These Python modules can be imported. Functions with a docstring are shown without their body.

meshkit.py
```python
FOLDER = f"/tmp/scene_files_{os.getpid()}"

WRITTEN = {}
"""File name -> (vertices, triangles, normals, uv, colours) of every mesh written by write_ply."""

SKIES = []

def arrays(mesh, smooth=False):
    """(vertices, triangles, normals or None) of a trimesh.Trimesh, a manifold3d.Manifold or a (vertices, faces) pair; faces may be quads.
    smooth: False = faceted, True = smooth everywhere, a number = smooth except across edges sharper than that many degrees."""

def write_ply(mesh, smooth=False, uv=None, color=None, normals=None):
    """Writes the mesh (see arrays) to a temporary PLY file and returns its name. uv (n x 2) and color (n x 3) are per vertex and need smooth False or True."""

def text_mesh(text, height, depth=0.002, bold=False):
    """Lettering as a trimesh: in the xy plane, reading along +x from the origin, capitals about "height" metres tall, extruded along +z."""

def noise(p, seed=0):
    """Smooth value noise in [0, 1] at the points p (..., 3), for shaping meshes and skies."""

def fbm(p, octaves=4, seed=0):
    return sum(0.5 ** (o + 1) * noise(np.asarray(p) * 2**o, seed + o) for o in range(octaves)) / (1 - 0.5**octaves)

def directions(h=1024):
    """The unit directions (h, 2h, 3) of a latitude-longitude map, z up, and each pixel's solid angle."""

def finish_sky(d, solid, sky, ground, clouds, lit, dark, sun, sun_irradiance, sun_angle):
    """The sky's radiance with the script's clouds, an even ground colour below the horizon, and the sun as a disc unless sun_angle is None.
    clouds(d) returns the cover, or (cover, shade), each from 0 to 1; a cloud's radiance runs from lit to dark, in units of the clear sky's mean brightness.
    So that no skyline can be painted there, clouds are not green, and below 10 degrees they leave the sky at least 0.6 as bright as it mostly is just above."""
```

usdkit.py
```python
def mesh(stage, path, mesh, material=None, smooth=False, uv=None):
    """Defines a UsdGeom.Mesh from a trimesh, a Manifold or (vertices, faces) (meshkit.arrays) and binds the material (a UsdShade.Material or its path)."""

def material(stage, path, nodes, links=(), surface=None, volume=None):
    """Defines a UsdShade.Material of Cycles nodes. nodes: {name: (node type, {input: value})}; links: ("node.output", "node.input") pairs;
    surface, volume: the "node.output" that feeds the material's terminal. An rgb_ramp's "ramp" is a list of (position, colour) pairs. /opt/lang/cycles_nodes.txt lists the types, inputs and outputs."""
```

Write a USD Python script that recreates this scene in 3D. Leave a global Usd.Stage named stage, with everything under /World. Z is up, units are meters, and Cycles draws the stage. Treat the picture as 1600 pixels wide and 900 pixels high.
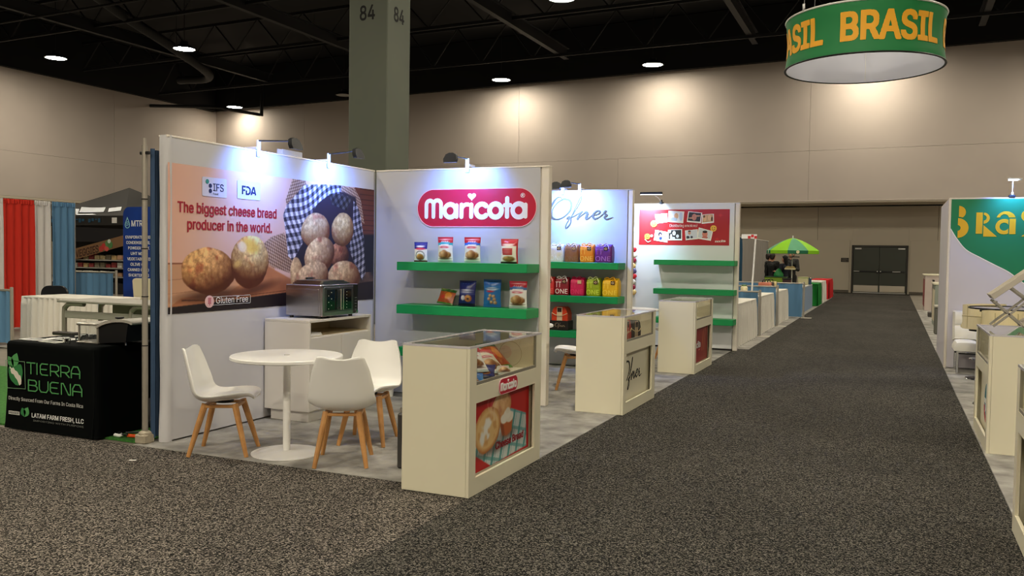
import math, random, numpy as np, trimesh, usdkit, meshkit
from pxr import Usd, UsdGeom, UsdLux, UsdShade, Gf, Sdf, Vt
from shapely.geometry import Polygon, LineString, Point, box as sbox
from shapely.ops import unary_union
from shapely import affinity
from scipy.ndimage import gaussian_filter
from PIL import Image, ImageDraw

stage = Usd.Stage.CreateInMemory()
UsdGeom.SetStageUpAxis(stage, 'Z')
UsdGeom.SetStageMetersPerUnit(stage, 1.0)
UsdGeom.Xform.Define(stage, '/World')
UsdGeom.Scope.Define(stage, '/World/Looks')
rng = random.Random(7)

# ------------------------------------------------------------------ camera
FPX, CAM_H, YAW, PITCH, ROLL = 1356.5, 1.55, -0.413, -0.039, 0.015
EXPOSURE = 0.0
def cam_axes():
    f = np.array([math.sin(YAW) * math.cos(PITCH), math.cos(YAW) * math.cos(PITCH), math.sin(PITCH)])
    r = np.array([math.cos(YAW), -math.sin(YAW), 0.0]); u = np.cross(r, f)
    return r * math.cos(ROLL) + u * math.sin(ROLL), -r * math.sin(ROLL) + u * math.cos(ROLL), f
_r, _u, _f = cam_axes()
cam = UsdGeom.Camera.Define(stage, '/World/camera')
cam.AddTransformOp().Set(Gf.Matrix4d(*_r, 0, *_u, 0, *(-_f), 0, 0, 0, CAM_H, 1))
cam.CreateHorizontalApertureAttr(36.0); cam.CreateVerticalApertureAttr(20.25)
cam.CreateFocalLengthAttr(36.0 * FPX / 1600)
cam.CreateClippingRangeAttr(Gf.Vec2f(0.05, 500)); cam.CreateExposureAttr(EXPOSURE)

# ------------------------------------------------------------------ light levels
HALL_LAMP = 185.0                       # radiance of a high bay lens
HALL_COL = (1.0, 0.90, 0.715)            # warm hall light
SPOT_COL = (0.12, 0.29, 1.0)            # cool led arm lights
SPOT_POWER = 0.42

# ------------------------------------------------------------------ helpers
def lin(c):
    c = np.asarray(c, float) / 255.0
    return np.where(c <= 0.04045, c / 12.92, ((c + 0.055) / 1.055) ** 2.4)

_mats = {}
def pbr(name, rgb, rough=0.5, metal=0.0, spec=0.5, bump=None, vary=None, **kw):
    """rgb in sRGB 0-255. bump=(scale, strength); vary=(second rgb, scale)."""
    if name in _mats: return _mats[name]
    n = {'p': ('principled_bsdf', dict(base_color=tuple(lin(rgb)), roughness=rough, metallic=metal, specular_ior_level=spec, **kw))}
    l = []
    if vary or bump: n['tc'] = ('texture_coordinate', {})
    if vary:
        n['nz'] = ('noise_texture', {'scale': vary[1], 'detail': 4.0})
        n['rp'] = ('rgb_ramp', {'ramp': [(0.3, tuple(lin(rgb))), (0.7, tuple(lin(vary[0])))]})
        l += [('tc.object', 'nz.vector'), ('nz.fac', 'rp.fac'), ('rp.color', 'p.base_color')]
    if bump:
        n['bn'] = ('noise_texture', {'scale': bump[0], 'detail': 3.0}); n['bu'] = ('bump', {'strength': bump[1], 'distance': 0.01})
        l += [('tc.object', 'bn.vector'), ('bn.fac', 'bu.height'), ('bu.normal', 'p.normal')]
    _mats[name] = usdkit.material(stage, '/World/Looks/' + name, n, l, surface='p.BSDF')
    return _mats[name]

def emit(name, rgb_lin, strength):
    if name not in _mats:
        _mats[name] = usdkit.material(stage, '/World/Looks/' + name, {'e': ('emission', {'color': rgb_lin, 'strength': strength})}, [], surface='e.emission')
    return _mats[name]

def glass_pane(name, tint=(0.97, 0.98, 0.98)):
    if name not in _mats:
        _mats[name] = usdkit.material(stage, '/World/Looks/' + name,
            {'t': ('transparent_bsdf', {'color': tint}), 'g': ('glossy_bsdf', {'color': (1, 1, 1), 'roughness': 0.02}),
             'f': ('fresnel', {'IOR': 1.45}), 'm': ('mix_closure', {})},
            [('f.fac', 'm.fac'), ('t.BSDF', 'm.closure1'), ('g.BSDF', 'm.closure2')], surface='m.closure')
    return _mats[name]

def print_mat(name='printed', rough=0.45):
    if name not in _mats:
        _mats[name] = usdkit.material(stage, '/World/Looks/' + name,
            {'a': ('attribute', {'attribute': 'tint'}), 'p': ('principled_bsdf', {'roughness': rough, 'specular_ior_level': 0.4})},
            [('a.color', 'p.base_color')], surface='p.BSDF')
    return _mats[name]

_used = {}
def fresh(parent, name):
    k = (parent, name); n = _used.get(k, 0); _used[k] = n + 1
    return f'{parent}/{name}' + (f'_{n:03d}' if n else '')
def pth(o): return '/World' if o is None else (o if isinstance(o, str) else str(o.GetPath()))

def tag(o, label=None, cat=None, group=None, kind=None):
    for k, v in (('label', label), ('category', cat), ('group', group), ('kind', kind)):
        if v: o.SetCustomDataByKey(k, v)
    return o
def thing(name, label, cat, loc=(0, 0, 0), rz=0.0, group=None, kind=None):
    x = UsdGeom.Xform.Define(stage, fresh('/World', name))
    x.AddTranslateOp().Set(Gf.Vec3d(*map(float, loc)))
    x.AddRotateZOp().Set(float(rz))
    return tag(x.GetPrim(), label, cat, group, kind)
def part(parent, name, mesh, m, smooth=30, label=None, kind=None):
    if isinstance(mesh, list): mesh = trimesh.util.concatenate(mesh)
    p = usdkit.mesh(stage, fresh(pth(parent), name), mesh, m, smooth=smooth).GetPrim()
    return tag(p, label, None, None, kind)
def struct(name, mesh, m, smooth=False):
    p = part(None, name, mesh, m, smooth); return tag(p, kind='structure')
def dup(src, loc, rz, label, group=None):
    was = src.GetCustomData()
    r = thing(src.GetName().rstrip('0123456789').rstrip('_'), label, was['category'], loc, rz, group or was.get('group'))
    r.GetReferences().AddInternalReference(src.GetPath()); r.SetInstanceable(True)
    return r

# ---- shapes
_cb = {}
def bx(x0, x1, y0, y1, z0, z1, c=0.004):
    """box with chamfered edges"""
    h = np.array([x1 - x0, y1 - y0, z1 - z0]) / 2.0; ctr = np.array([x0 + x1, y0 + y1, z0 + z1]) / 2.0
    c = min(c, h.min() * 0.45)
    if c <= 0:
        return trimesh.creation.box(h * 2, trimesh.transformations.translation_matrix(ctr))
    def vv(h, c): return np.array([[s[0] * (h[0] - (c if k != 0 else 0)), s[1] * (h[1] - (c if k != 1 else 0)), s[2] * (h[2] - (c if k != 2 else 0))]
                                   for q in np.ndindex(2, 2, 2) for k in range(3) for s in [np.array(q) * 2 - 1]])
    if 'f' not in _cb:
        m = trimesh.convex.convex_hull(vv((1, 1, 1), 0.2)); src = vv((1, 1, 1), 0.2)
        idx = [int(np.argmin(((src - v) ** 2).sum(1))) for v in m.vertices]
        _cb['f'] = np.array(idx)[m.faces]
    return trimesh.Trimesh(vv(h, c) + ctr, _cb['f'], process=False)
def rot(m, ang, axis=(0, 0, 1), pt=(0, 0, 0)):
    m = m.copy(); m.apply_transform(trimesh.transformations.rotation_matrix(math.radians(ang), axis, pt)); return m
def mv(m, x=0, y=0, z=0):
    m = m.copy(); m.apply_translation((x, y, z)); return m
def tube(pts, r, n=10, closed=False):
    p = np.asarray(pts, float); r = np.broadcast_to(r, (len(p),))
    t = (np.roll(p, -1, 0) - np.roll(p, 1, 0)) if closed else np.gradient(p, axis=0)
    t /= np.linalg.norm(t, axis=1, keepdims=True) + 1e-12
    a = np.cross(t[0], [0, 0, 1.0] if abs(t[0][2]) < 0.9 else [1.0, 0, 0]); A = []
    for k in range(len(p)):
        a = a - t[k] * (a @ t[k]); a /= np.linalg.norm(a) + 1e-12; A.append(a)
    A = np.array(A); B = np.cross(t, A); an = np.arange(n) * 2 * np.pi / n
    v = (p[:, None] + r[:, None, None] * (np.cos(an)[None, :, None] * A[:, None] + np.sin(an)[None, :, None] * B[:, None])).reshape(-1, 3)
    f, m = [], len(p)
    for i in range(m if closed else m - 1):
        j2 = (i + 1) % m
        for j in range(n):
            a0, a1, b0, b1 = i * n + j, i * n + (j + 1) % n, j2 * n + j, j2 * n + (j + 1) % n
            f += [(a0, a1, b1), (a0, b1, b0)]
    if not closed:
        v = np.vstack([v, p[0], p[-1]]); c0 = m * n
        for j in range(n):
            f += [(c0, (j + 1) % n, j), (c0 + 1, (m - 1) * n + j, (m - 1) * n + (j + 1) % n)]
    return trimesh.Trimesh(v, f, process=False)
def bar(a, b, r, n=10): return tube([a, b], r, n)
def stick(a, b, w, t):
    """rectangular bar from a to b"""
    a, b = np.array(a, float), np.array(b, float); d = b - a; L = np.linalg.norm(d)
    m = bx(-w / 2, w / 2, -t / 2, t / 2, 0, L, min(w, t) * 0.15)
    m.apply_transform(trimesh.geometry.align_vectors([0, 0, 1], d / L)); m.apply_translation(a); return m
def lathe(prof, n=40):
    """prof: (r, z) from bottom to top"""
    return trimesh.creation.revolve(np.array(prof, float), sections=n)
def pane(o, a, b):
    """one sheet of glass, its front along a x b"""
    o, a, b = (np.array(q, float) for q in (o, a, b))
    return trimesh.Trimesh([o, o + a, o + a + b, o + b], [(0, 1, 2), (0, 2, 3)], process=False)
def ex(poly, d):
    """extrude a shapely shape along +z"""
    gs = [g for g in (poly.geoms if hasattr(poly, 'geoms') else [poly]) if g.geom_type == 'Polygon' and g.area > 1e-9]
    return trimesh.util.concatenate([trimesh.creation.extrude_polygon(g, d, engine='earcut') for g in gs])
def plane_to(m, o, xd, yd):
    """carry a mesh drawn in xy (normal +z) to origin o with axes xd, yd"""
    xd, yd = np.array(xd, float), np.array(yd, float); T = np.eye(4)
    T[:3, 0], T[:3, 1], T[:3, 2], T[:3, 3] = xd, yd, np.cross(xd, yd), o
    m = m.copy(); m.apply_transform(T); return m
def sheet(v, f, th):
    """a closed shell around an open grid surface"""
    m = trimesh.Trimesh(v, f, process=False); n = m.vertex_normals; k = len(v)
    v2 = np.vstack([v + n * th / 2, v - n * th / 2]); f = np.asarray(f)
    e = np.sort(f[:, [0, 1, 1, 2, 2, 0]].reshape(-1, 2), axis=1); u, c = np.unique(e, axis=0, return_counts=True)
    bs = {tuple(x) for x in u[c == 1]}; side = []
    for t in f:
        for a, b in ((t[0], t[1]), (t[1], t[2]), (t[2], t[0])):
            if tuple(sorted((a, b))) in bs: side += [(b, a, a + k), (b, a + k, b + k)]
    return trimesh.Trimesh(v2, np.vstack([f, f[:, ::-1] + k, side]), process=False)
def grid_faces(nu, nv):
    i, j = np.meshgrid(np.arange(nu - 1), np.arange(nv - 1), indexing='ij'); a = i * nv + j
    q = np.stack([a, a + nv, a + nv + 1, a + 1], -1).reshape(-1, 4)
    return np.vstack([q[:, [0, 1, 2]], q[:, [0, 2, 3]]])
def drape(x0, y0, x1, y1, z0, z1, amp=0.03, wl=0.16, th=0.008, seed=0, flare=0.0):
    """pleated cloth hanging along a line, closed shell"""
    L = math.hypot(x1 - x0, y1 - y0); n = max(8, int(L / wl * 7)); s = np.linspace(0, L, n)
    r = np.random.RandomState(seed); ph = np.cumsum(r.uniform(0.7, 1.3, n)) * 2 * np.pi * (L / wl) / n
    zz = np.linspace(z0, z1, 6); V = []
    dx, dy = (x1 - x0) / L, (y1 - y0) / L
    for z in zz:
        k = 1 + flare * (z1 - z) / (z1 - z0)
        o = amp * k * (np.sin(ph) + 0.4 * np.sin(ph * 0.53 + 1))
        if z == z1: o = o * 0.5
        V.append(np.stack([x0 + dx * s + dy * o, y0 + dy * s - dx * o, np.full(n, z)], 1))
    return sheet(np.vstack(V), grid_faces(6, n), th)
def txt(s, h, d=0.002, bold=False, width=None, center=False):
    m = meshkit.text_mesh(s, h, d, bold)
    x0 = m.bounds[0][0]; m.apply_translation((-x0, 0, 0))
    if width: m.apply_scale((width / m.extents[0], 1, 1))
    if center: m.apply_translation((-m.extents[0] / 2, 0, 0))
    return m
def spline(pts, n=12):
    """Catmull-Rom through points"""
    p = np.asarray(pts, float); p = np.vstack([2 * p[0] - p[1], p, 2 * p[-1] - p[-2]]); out = []
    for i in range(1, len(p) - 2):
        t = np.linspace(0, 1, n, endpoint=False)[:, None]
        out.append(0.5 * (2 * p[i] + (p[i + 1] - p[i - 1]) * t + (2 * p[i - 1] - 5 * p[i] + 4 * p[i + 1] - p[i + 2]) * t ** 2 + (3 * p[i] - p[i - 1] - 3 * p[i + 1] + p[i + 2]) * t ** 3))
    return np.vstack(out + [p[-2][None]])

# ---- flat prints: a fine grid with a colour per vertex
class Canvas:
    def __init__(s, W, H, nx, col):
        s.W, s.H, s.nx, s.ny = W, H, nx, max(2, int(round(nx * H / W)))
        s.a = np.empty((s.ny, s.nx, 3)); s.a[:] = col
        s.X, s.Y = np.meshgrid(np.linspace(0, W, s.nx), np.linspace(0, H, s.ny))
    def poly(s, pts, soft=0.0):
        im = Image.new('L', (s.nx * 2, s.ny * 2)); k = np.array([(s.nx * 2 - 1) / s.W, (s.ny * 2 - 1) / s.H])
        ImageDraw.Draw(im).polygon([tuple(np.array(p) * k) for p in pts], fill=255)
        m = np.asarray(im, float).reshape(s.ny, 2, s.nx, 2).mean((1, 3)) / 255
        return gaussian_filter(m, soft * s.nx / s.W) if soft else m
    def ell(s, cx, cy, rx, ry, rot=0.0, soft=0.006):
        c, n = math.cos(rot), math.sin(rot); u, v = s.X - cx, s.Y - cy
        q = np.hypot((u * c + v * n) / rx, (-u * n + v * c) / ry)
        return np.clip((1 - q) * min(rx, ry) / soft + 0.5, 0, 1)
    def put(s, m, col):
        s.a = s.a * (1 - m[..., None]) + np.asarray(col, float) * m[..., None]
    def fbm(s, sc, seed=0, o=4):
        return meshkit.fbm(np.stack([s.X * sc, s.Y * sc, s.X * 0 + seed * 3.7], -1), o, seed)
    def bread(s, cx, cy, rx, ry, rot=0.0, lo=(120, 62, 28), hi=(238, 196, 138), seed=0, lx=-0.45, ly=0.5, mottled=0.5, shine=None):
        c, n = math.cos(rot), math.sin(rot); u, v = s.X - cx, s.Y - cy
        U, V = (u * c + v * n) / rx, (-u * n + v * c) / ry
        w = s.fbm(9, seed) - 0.5
        q = np.hypot(U, V) + 0.15 * w
        m = np.clip((1 - q) * min(rx, ry) / 0.008 + 0.5, 0, 1)
        nz = np.sqrt(np.clip(1 - q * q, 0, 1)); Ux, Vy = (u / rx), (v / ry)
        sh = np.clip(0.16 + 0.85 * (0.62 * nz + 1.25 * lx * Ux + 1.25 * ly * Vy), 0, 1.15)
        cr = np.clip(np.abs(s.fbm(20, seed + 5) - 0.5) * 3.4, 0, 1); spots = np.clip((s.fbm(11, seed + 9) - 0.56) * 6, 0, 1)
        sh = np.clip(sh * (0.80 + 0.75 * cr * mottled + 0.9 * (s.fbm(30, seed + 3) - 0.5)), 0, 1.15)
        col = np.array(lo) * (1 - sh[..., None]) + np.array(hi) * sh[..., None]
        col = col * (1 - 0.3 * spots[..., None] * np.array([0.4, 1.0, 1.0]))
        s.a = s.a * (1 - m[..., None]) + np.clip(col, 0, 255) * m[..., None]
    def build(s, parent, name, o, xd, yd, label=None, m=None):
        xd, yd, o = map(lambda q: np.array(q, float), (xd, yd, o))
        v = o + s.X.reshape(-1, 1) * xd + s.Y.reshape(-1, 1) * yd
        f = grid_faces(s.ny, s.nx)[:, ::-1]
        return tinted(parent, name, v, f, s.a.reshape(-1, 3), label, m)
def tinted(parent, name, v, f, rgb, label=None, m=None, smooth=False):
    f = np.asarray(f); keep, inv = np.unique(f, return_inverse=True)
    v, rgb, f = np.asarray(v)[keep], np.asarray(rgb)[keep], inv.reshape(f.shape)
    p = usdkit.mesh(stage, fresh(pth(parent), name), (v, f), m or print_mat(), smooth=smooth)
    UsdGeom.PrimvarsAPI(p).CreatePrimvar('tint', Sdf.ValueTypeNames.Color3fArray, 'vertex').Set(Vt.Vec3fArray.FromNumpy(lin(np.clip(rgb, 0, 255)).astype(np.float32)))
    return tag(p.GetPrim(), label)

# ---- common looks
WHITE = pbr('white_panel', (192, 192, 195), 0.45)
CABW = pbr('cabinet_white', (222, 218, 212), 0.45)
FABRIC = pbr('white_stretch_fabric', (206, 205, 208), 0.85, bump=(6, 0.05))
CREAM = pbr('counter_laminate', (234, 228, 202), 0.4)
GREEN = pbr('green_shelf', (4, 154, 84), 0.45)
ALU = pbr('brushed_aluminium', (190, 188, 182), 0.35, 0.9)
POLE = pbr('pole_metal', (186, 180, 168), 0.4, 0.6)
BLACK = pbr('black_plastic', (16, 16, 18), 0.45)
CHROME = pbr('chrome', (220, 220, 222), 0.12, 1.0)
STEEL = pbr('stainless_steel', (190, 188, 190), 0.25, 1.0, bump=(40, 0.02))
GLASS = glass_pane('display_glass')
WPLAST = pbr('white_plastic', (240, 239, 235), 0.3)
WOOD = pbr('beech_wood', (205, 152, 92), 0.45, vary=((188, 132, 74), 14))
BLUEDRAPE = pbr('blue_drape', (92, 136, 172), 0.85, bump=(60, 0.1))
NAVYDRAPE = pbr('dark_blue_drape', (40, 62, 88), 0.85)
SKIRT = pbr('white_skirt_cloth', (232, 228, 218), 0.85)
LETTER_RED = pbr('deep_red_ink', (172, 22, 44), 0.5)
WHITEINK = pbr('white_ink', (244, 243, 240), 0.5)
YELLOW = pbr('yellow_ink', (236, 178, 24), 0.5)
CEIL = pbr('black_ceiling_paint', (5, 6, 10), 0.8)
CEILM = pbr('black_painted_steel', (16, 18, 22), 0.6)

# ================================================================== SETTING
def carpet_mat(name, dark, mid, light, scale, big):
    """cut pile: every tuft its own tone"""
    n = {'tc': ('texture_coordinate', {}), 'v': ('voronoi_texture', {'scale': scale}), 'sc': ('separate_color', {}), 'b': ('noise_texture', {'scale': big, 'detail': 3.0}),
         'r': ('rgb_ramp', {'ramp': [(0.12, tuple(lin(dark))), (0.55, tuple(lin(mid))), (0.95, tuple(lin(light)))]}),
         'r2': ('rgb_ramp', {'ramp': [(0.35, (0.86, 0.86, 0.86)), (0.65, (1.10, 1.09, 1.07))]}),
         'm': ('mix_color', {'blend_type': 'multiply', 'fac': 1.0, 'use_clamp': False}), 'p': ('principled_bsdf', {'roughness': 0.95, 'specular_ior_level': 0.1})}
    return usdkit.material(stage, '/World/Looks/' + name, n,
        [('tc.object', 'v.vector'), ('tc.object', 'b.vector'), ('v.color', 'sc.color'), ('sc.r', 'r.fac'), ('b.fac', 'r2.fac'), ('r.color', 'm.a'), ('r2.color', 'm.b'), ('m.result', 'p.base_color')], surface='p.BSDF')
CARPET_A = carpet_mat('aisle_carpet_pile', (8, 8, 8), (44, 43, 41), (118, 114, 107), 150, 0.6)
CARPET_B = carpet_mat('cross_aisle_carpet_pile', (14, 13, 13), (64, 61, 57), (150, 142, 133), 140, 0.6)
BOOTHC = pbr('booth_grey_carpet', (118, 115, 110), 0.9, vary=((172, 169, 162), 4.5), bump=(30, 0.15))
CONC = pbr('hall_concrete', (120, 114, 104), 0.7, vary=((140, 132, 120), 1.2))
TURF = pbr('green_turf', (44, 98, 34), 0.95, vary=((64, 128, 46), 40), bump=(120, 0.4))
struct('floor', trimesh.creation.box([80, 76, 0.2], trimesh.transformations.translation_matrix((-14, 18, -0.112))), CONC)
struct('floor_carpet_aisle', bx(-2.415, 0.712, -14, 42.9, -0.011, -0.0002, 0), CARPET_A)
struct('floor_carpet_cross_aisle', bx(-30, -2.417, -14, 5.03, -0.011, -0.0005, 0), CARPET_B)
struct('floor_carpet_left_booths', bx(-5.45, -2.418, 5.032, 37.0, -0.011, 0.003, 0.002), BOOTHC)
struct('floor_carpet_right_booths', bx(0.715, 5.0, -4, 30.0, -0.011, 0.003, 0.002), BOOTHC)
struct('floor_carpet_far_left_booths', bx(-2.4185, -2.19, 15.0, 37.0, -0.011, 0.0035, 0.001), BOOTHC)
struct('floor_turf', bx(-12.0, -5.47, 5.12, 7.6, -0.011, 0.006, 0.002), TURF)

WALLM = pbr('painted_wall', (191, 180, 170), 0.7, vary=((183, 172, 163), 0.35))
WALLD = pbr('wall_joint_dark', (165, 156, 144), 0.8)
WALLL = pbr('lower_wall_paint', (196, 186, 166), 0.7, vary=((188, 178, 160), 0.4))
BW_RZ = -math.degrees(math.atan(0.08))
wb = thing('wall_back', None, None, (-0.6, 43.06, 0), BW_RZ, kind='structure')
part(wb, 'backing', bx(-44, 26, -2.05, -1.85, 4.14, 13, 0), WALLD, False)
js = [-40.2, -32.2, -17.5, -2.8, 11.9, 26]
for a, b in zip(js[:-1], js[1:]):
    part(wb, 'wall_panel', bx(a + 0.004, b - 0.004, -2.3, -2.04, 6.356, 13, 0.006), WALLM, False)
js = [-40.2, -26.6, -11.9, -2.8, 11.9, 26]
for a, b in zip(js[:-1], js[1:]):
    part(wb, 'wall_panel', bx(a + 0.004, b - 0.004, -2.3, -2.04, 4.15, 6.349, 0.006), WALLM, False)
part(wb, 'soffit', bx(-44, 26, -2.3, 0.3, 4.03, 4.145, 0), WALLL, False)
part(wb, 'fascia_trim', bx(-44, 26, -2.32, -2.25, 4.09, 4.15, 0.005), WALLM, False)
for a, b in ((-44, -16), (-16, -2.7), (-2.7, 2.4), (2.4, 26)):
    if a == -2.7:
        part(wb, 'lower_panel', [bx(a + 0.006, -1.16, 0, 0.25, 0, 3.98, 0.004), bx(1.22, b - 0.006, 0, 0.25, 0, 3.98, 0.004), bx(-1.16, 1.22, 0, 0.25, 2.2, 3.98, 0)], WALLL, False)
    else:
        part(wb, 'lower_panel', bx(a + 0.006, b - 0.006, 0, 0.25, 0, 3.98, 0.004), WALLL, False)
part(wb, 'wainscot_panel', bx(-20, -1.26, -0.06, 0.0, 0.0, 2.42, 0.006), WALLL, False)
part(wb, 'wainscot_panel', bx(1.3, 16, -0.06, 0.0, 0.0, 2.42, 0.006), WALLL, False)
struct('baseboard_back', [rot(mv(m, -0.6, 43.06, 0), BW_RZ, (0, 0, 1), (-0.6, 43.06, 0)) for m in (bx(-20, -1.26, -0.075, -0.061, 0, 0.12), bx(1.3, 16, -0.075, -0.061, 0, 0.12))], pbr('rubber_base', (92, 84, 72), 0.6))
wl = thing('wall_left', None, None, (0, 0, 0), 0, kind='structure')
part(wl, 'backing', bx(-40.7, -40.5, -14, 44.4, 4.14, 13, 0), WALLD, False)
js = [-14, 6.5, 13.8, 21.2, 28.5, 35.9, 44.4]
for a, b in zip(js[:-1], js[1:]):
    part(wl, 'wall_panel', bx(-40.5, -40.25, a + 0.004, b - 0.004, 6.297, 13, 0.006), WALLM, False)
    part(wl, 'wall_panel', bx(-40.5, -40.25, a + 0.004, b - 0.004, 4.07, 6.29, 0.006), WALLM, False)
part(wl, 'soffit', bx(-43.5, -40.25, -14, 46, 3.95, 4.065, 0), WALLL, False)
part(wl, 'lower_panel', bx(-43.7, -43.45, -14, 46.5, 0, 3.95, 0), WALLL, False)
struct('wall_right', bx(20, 20.3, -16, 44, 0, 13, 0), WALLM)
struct('wall_front', bx(-44, 20.3, -16.3, -16, 0, 13, 0), WALLM)
struct('ceiling', bx(-46, 21, -17, 48, 13, 13.2, 0), CEIL)

# ---- ceiling steel
def fascia():
    m = rot(mv(bx(-41, 26, -2.6, -2.31, 10.42, 12.95, 0), -0.6, 43.06, 0), BW_RZ, (0, 0, 1), (-0.6, 43.06, 0))
    struct('trim_1', m, CEIL); struct('trim_2', bx(-40.24, -39.95, -14, 43.55, 10.36, 12.95, 0), CEIL)
fascia()
def truss(p0, p1, z0, z1, n, label, seed):
    t = thing('ceiling_truss', label, 'truss', (0, 0, 0), 0, 'black roof trusses'); p0, p1 = np.array(p0, float), np.array(p1, float)
    P = lambda s, z: (*(p0 + (p1 - p0) * s), z)
    part(t, 'bottom_chord', stick(P(0, z0), P(1, z0), 0.14, 0.10), CEILM)
    part(t, 'top_chord', stick(P(0, z1), P(1, z1), 0.14, 0.10), CEILM)
    for k in range(n):
        a, b = k / n, (k + 1) / n
        part(t, 'web_member', [bar(P(a, z0), P((a + b) / 2, z1), 0.035, 6), bar(P((a + b) / 2, z1), P(b, z0), 0.035, 6)], CEILM)
k = 0
for y, w in ((14.0, 'crossing the hall nearest the numbered column'), (20.0, 'crossing the hall second from the front'), (26.0, 'crossing the hall in the middle rows'), (32.0, 'crossing the hall second from the back wall'), (37.2, 'crossing the hall along the back wall')):
    truss((-39.8, y + 1.5), (19.5, y - 1.5), 11.0 + (0 if y < 35 else -0.35), 12.4, 22, f'black steel roof truss {w}', k); k += 1
for x, w in ((-31.5, 'near the left wall'), (-23.0, 'left of the numbered column'), (-14.3, 'right of the numbered column'), (-5.7, 'above the row of lit booths'), (2.9, 'right of the round hanging sign')):
    g = thing('ceiling_beam', f'black steel roof beam running towards the back wall {w}', 'beam', (0, 0, 0), 0, 'black roof beams')
    part(g, 'web', bx(x - 0.02, x + 0.02, -14, 38.6, 10.72, 11.2), CEILM, False)
    part(g, 'flange', bx(x - 0.12, x + 0.12, -14, 38.6, 10.70, 10.74), CEILM, False)
    part(g, 'flange', bx(x - 0.12, x + 0.12, -14, 38.6, 11.18, 11.22), CEILM, False)
def line_thing(name, label, cat, pts, r, m, n=10):
    t = thing(name, label, cat)
    part(t, 'run', tube(spline(pts, 8), r, n), m)
    for q in (pts[0], pts[len(pts) // 2], pts[-1]):
        part(t, 'hanger', bar((q[0], q[1], q[2]), (q[0], q[1], 13), 0.012, 6), CEILM)
    return t
line_thing('air_duct', 'round black air duct dropping in an elbow above the left wall', 'duct', [(-29.0, 24.0, 11.8), (-29.6, 27.0, 11.2), (-30.8, 31.0, 10.8), (-33, 35.5, 10.6), (-36.5, 37.0, 10.9)], 0.22, CEILM, 14)
line_thing('cable_tray', 'thin pale cable sagging right of the numbered column under the roof', 'cable', [(-9.6, 21, 9.9), (-9.2, 21.5, 9.2), (-8.7, 22, 8.9), (-8.0, 22.5, 8.8)], 0.012, pbr('pale_cable', (150, 150, 150), 0.5), 6)
line_thing('sprinkler_pipe', 'slim black sprinkler pipe running across the hall under the trusses', 'pipe', [(-39, 24.5, 10.6), (-20, 23.5, 10.6), (0, 22.5, 10.6), (19, 21.5, 10.6)], 0.05, CEILM)
line_thing('conduit_pipe', 'slim black pipe running slantwise across the left of the ceiling', 'pipe', [(-16, 12, 11.75), (-20, 21, 11.75), (-24, 29, 11.75), (-26, 35, 11.75)], 0.06, CEILM)
pj = thing('wall_bracket_arm', 'black bent pipe arm sticking out from the left wall corner below the lamp', 'pipe')
part(pj, 'arm', tube(spline([(-40.2, 38.4, 9.93), (-37.0, 40.0, 9.93), (-36.1, 40.6, 9.82), (-34.6, 41.4, 9.58)], 8), 0.09, 8), BLACK)
part(pj, 'post', bar((-34.5, 41.4, 9.5), (-34.5, 41.4, 11.5), 0.10, 8), BLACK)

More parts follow.
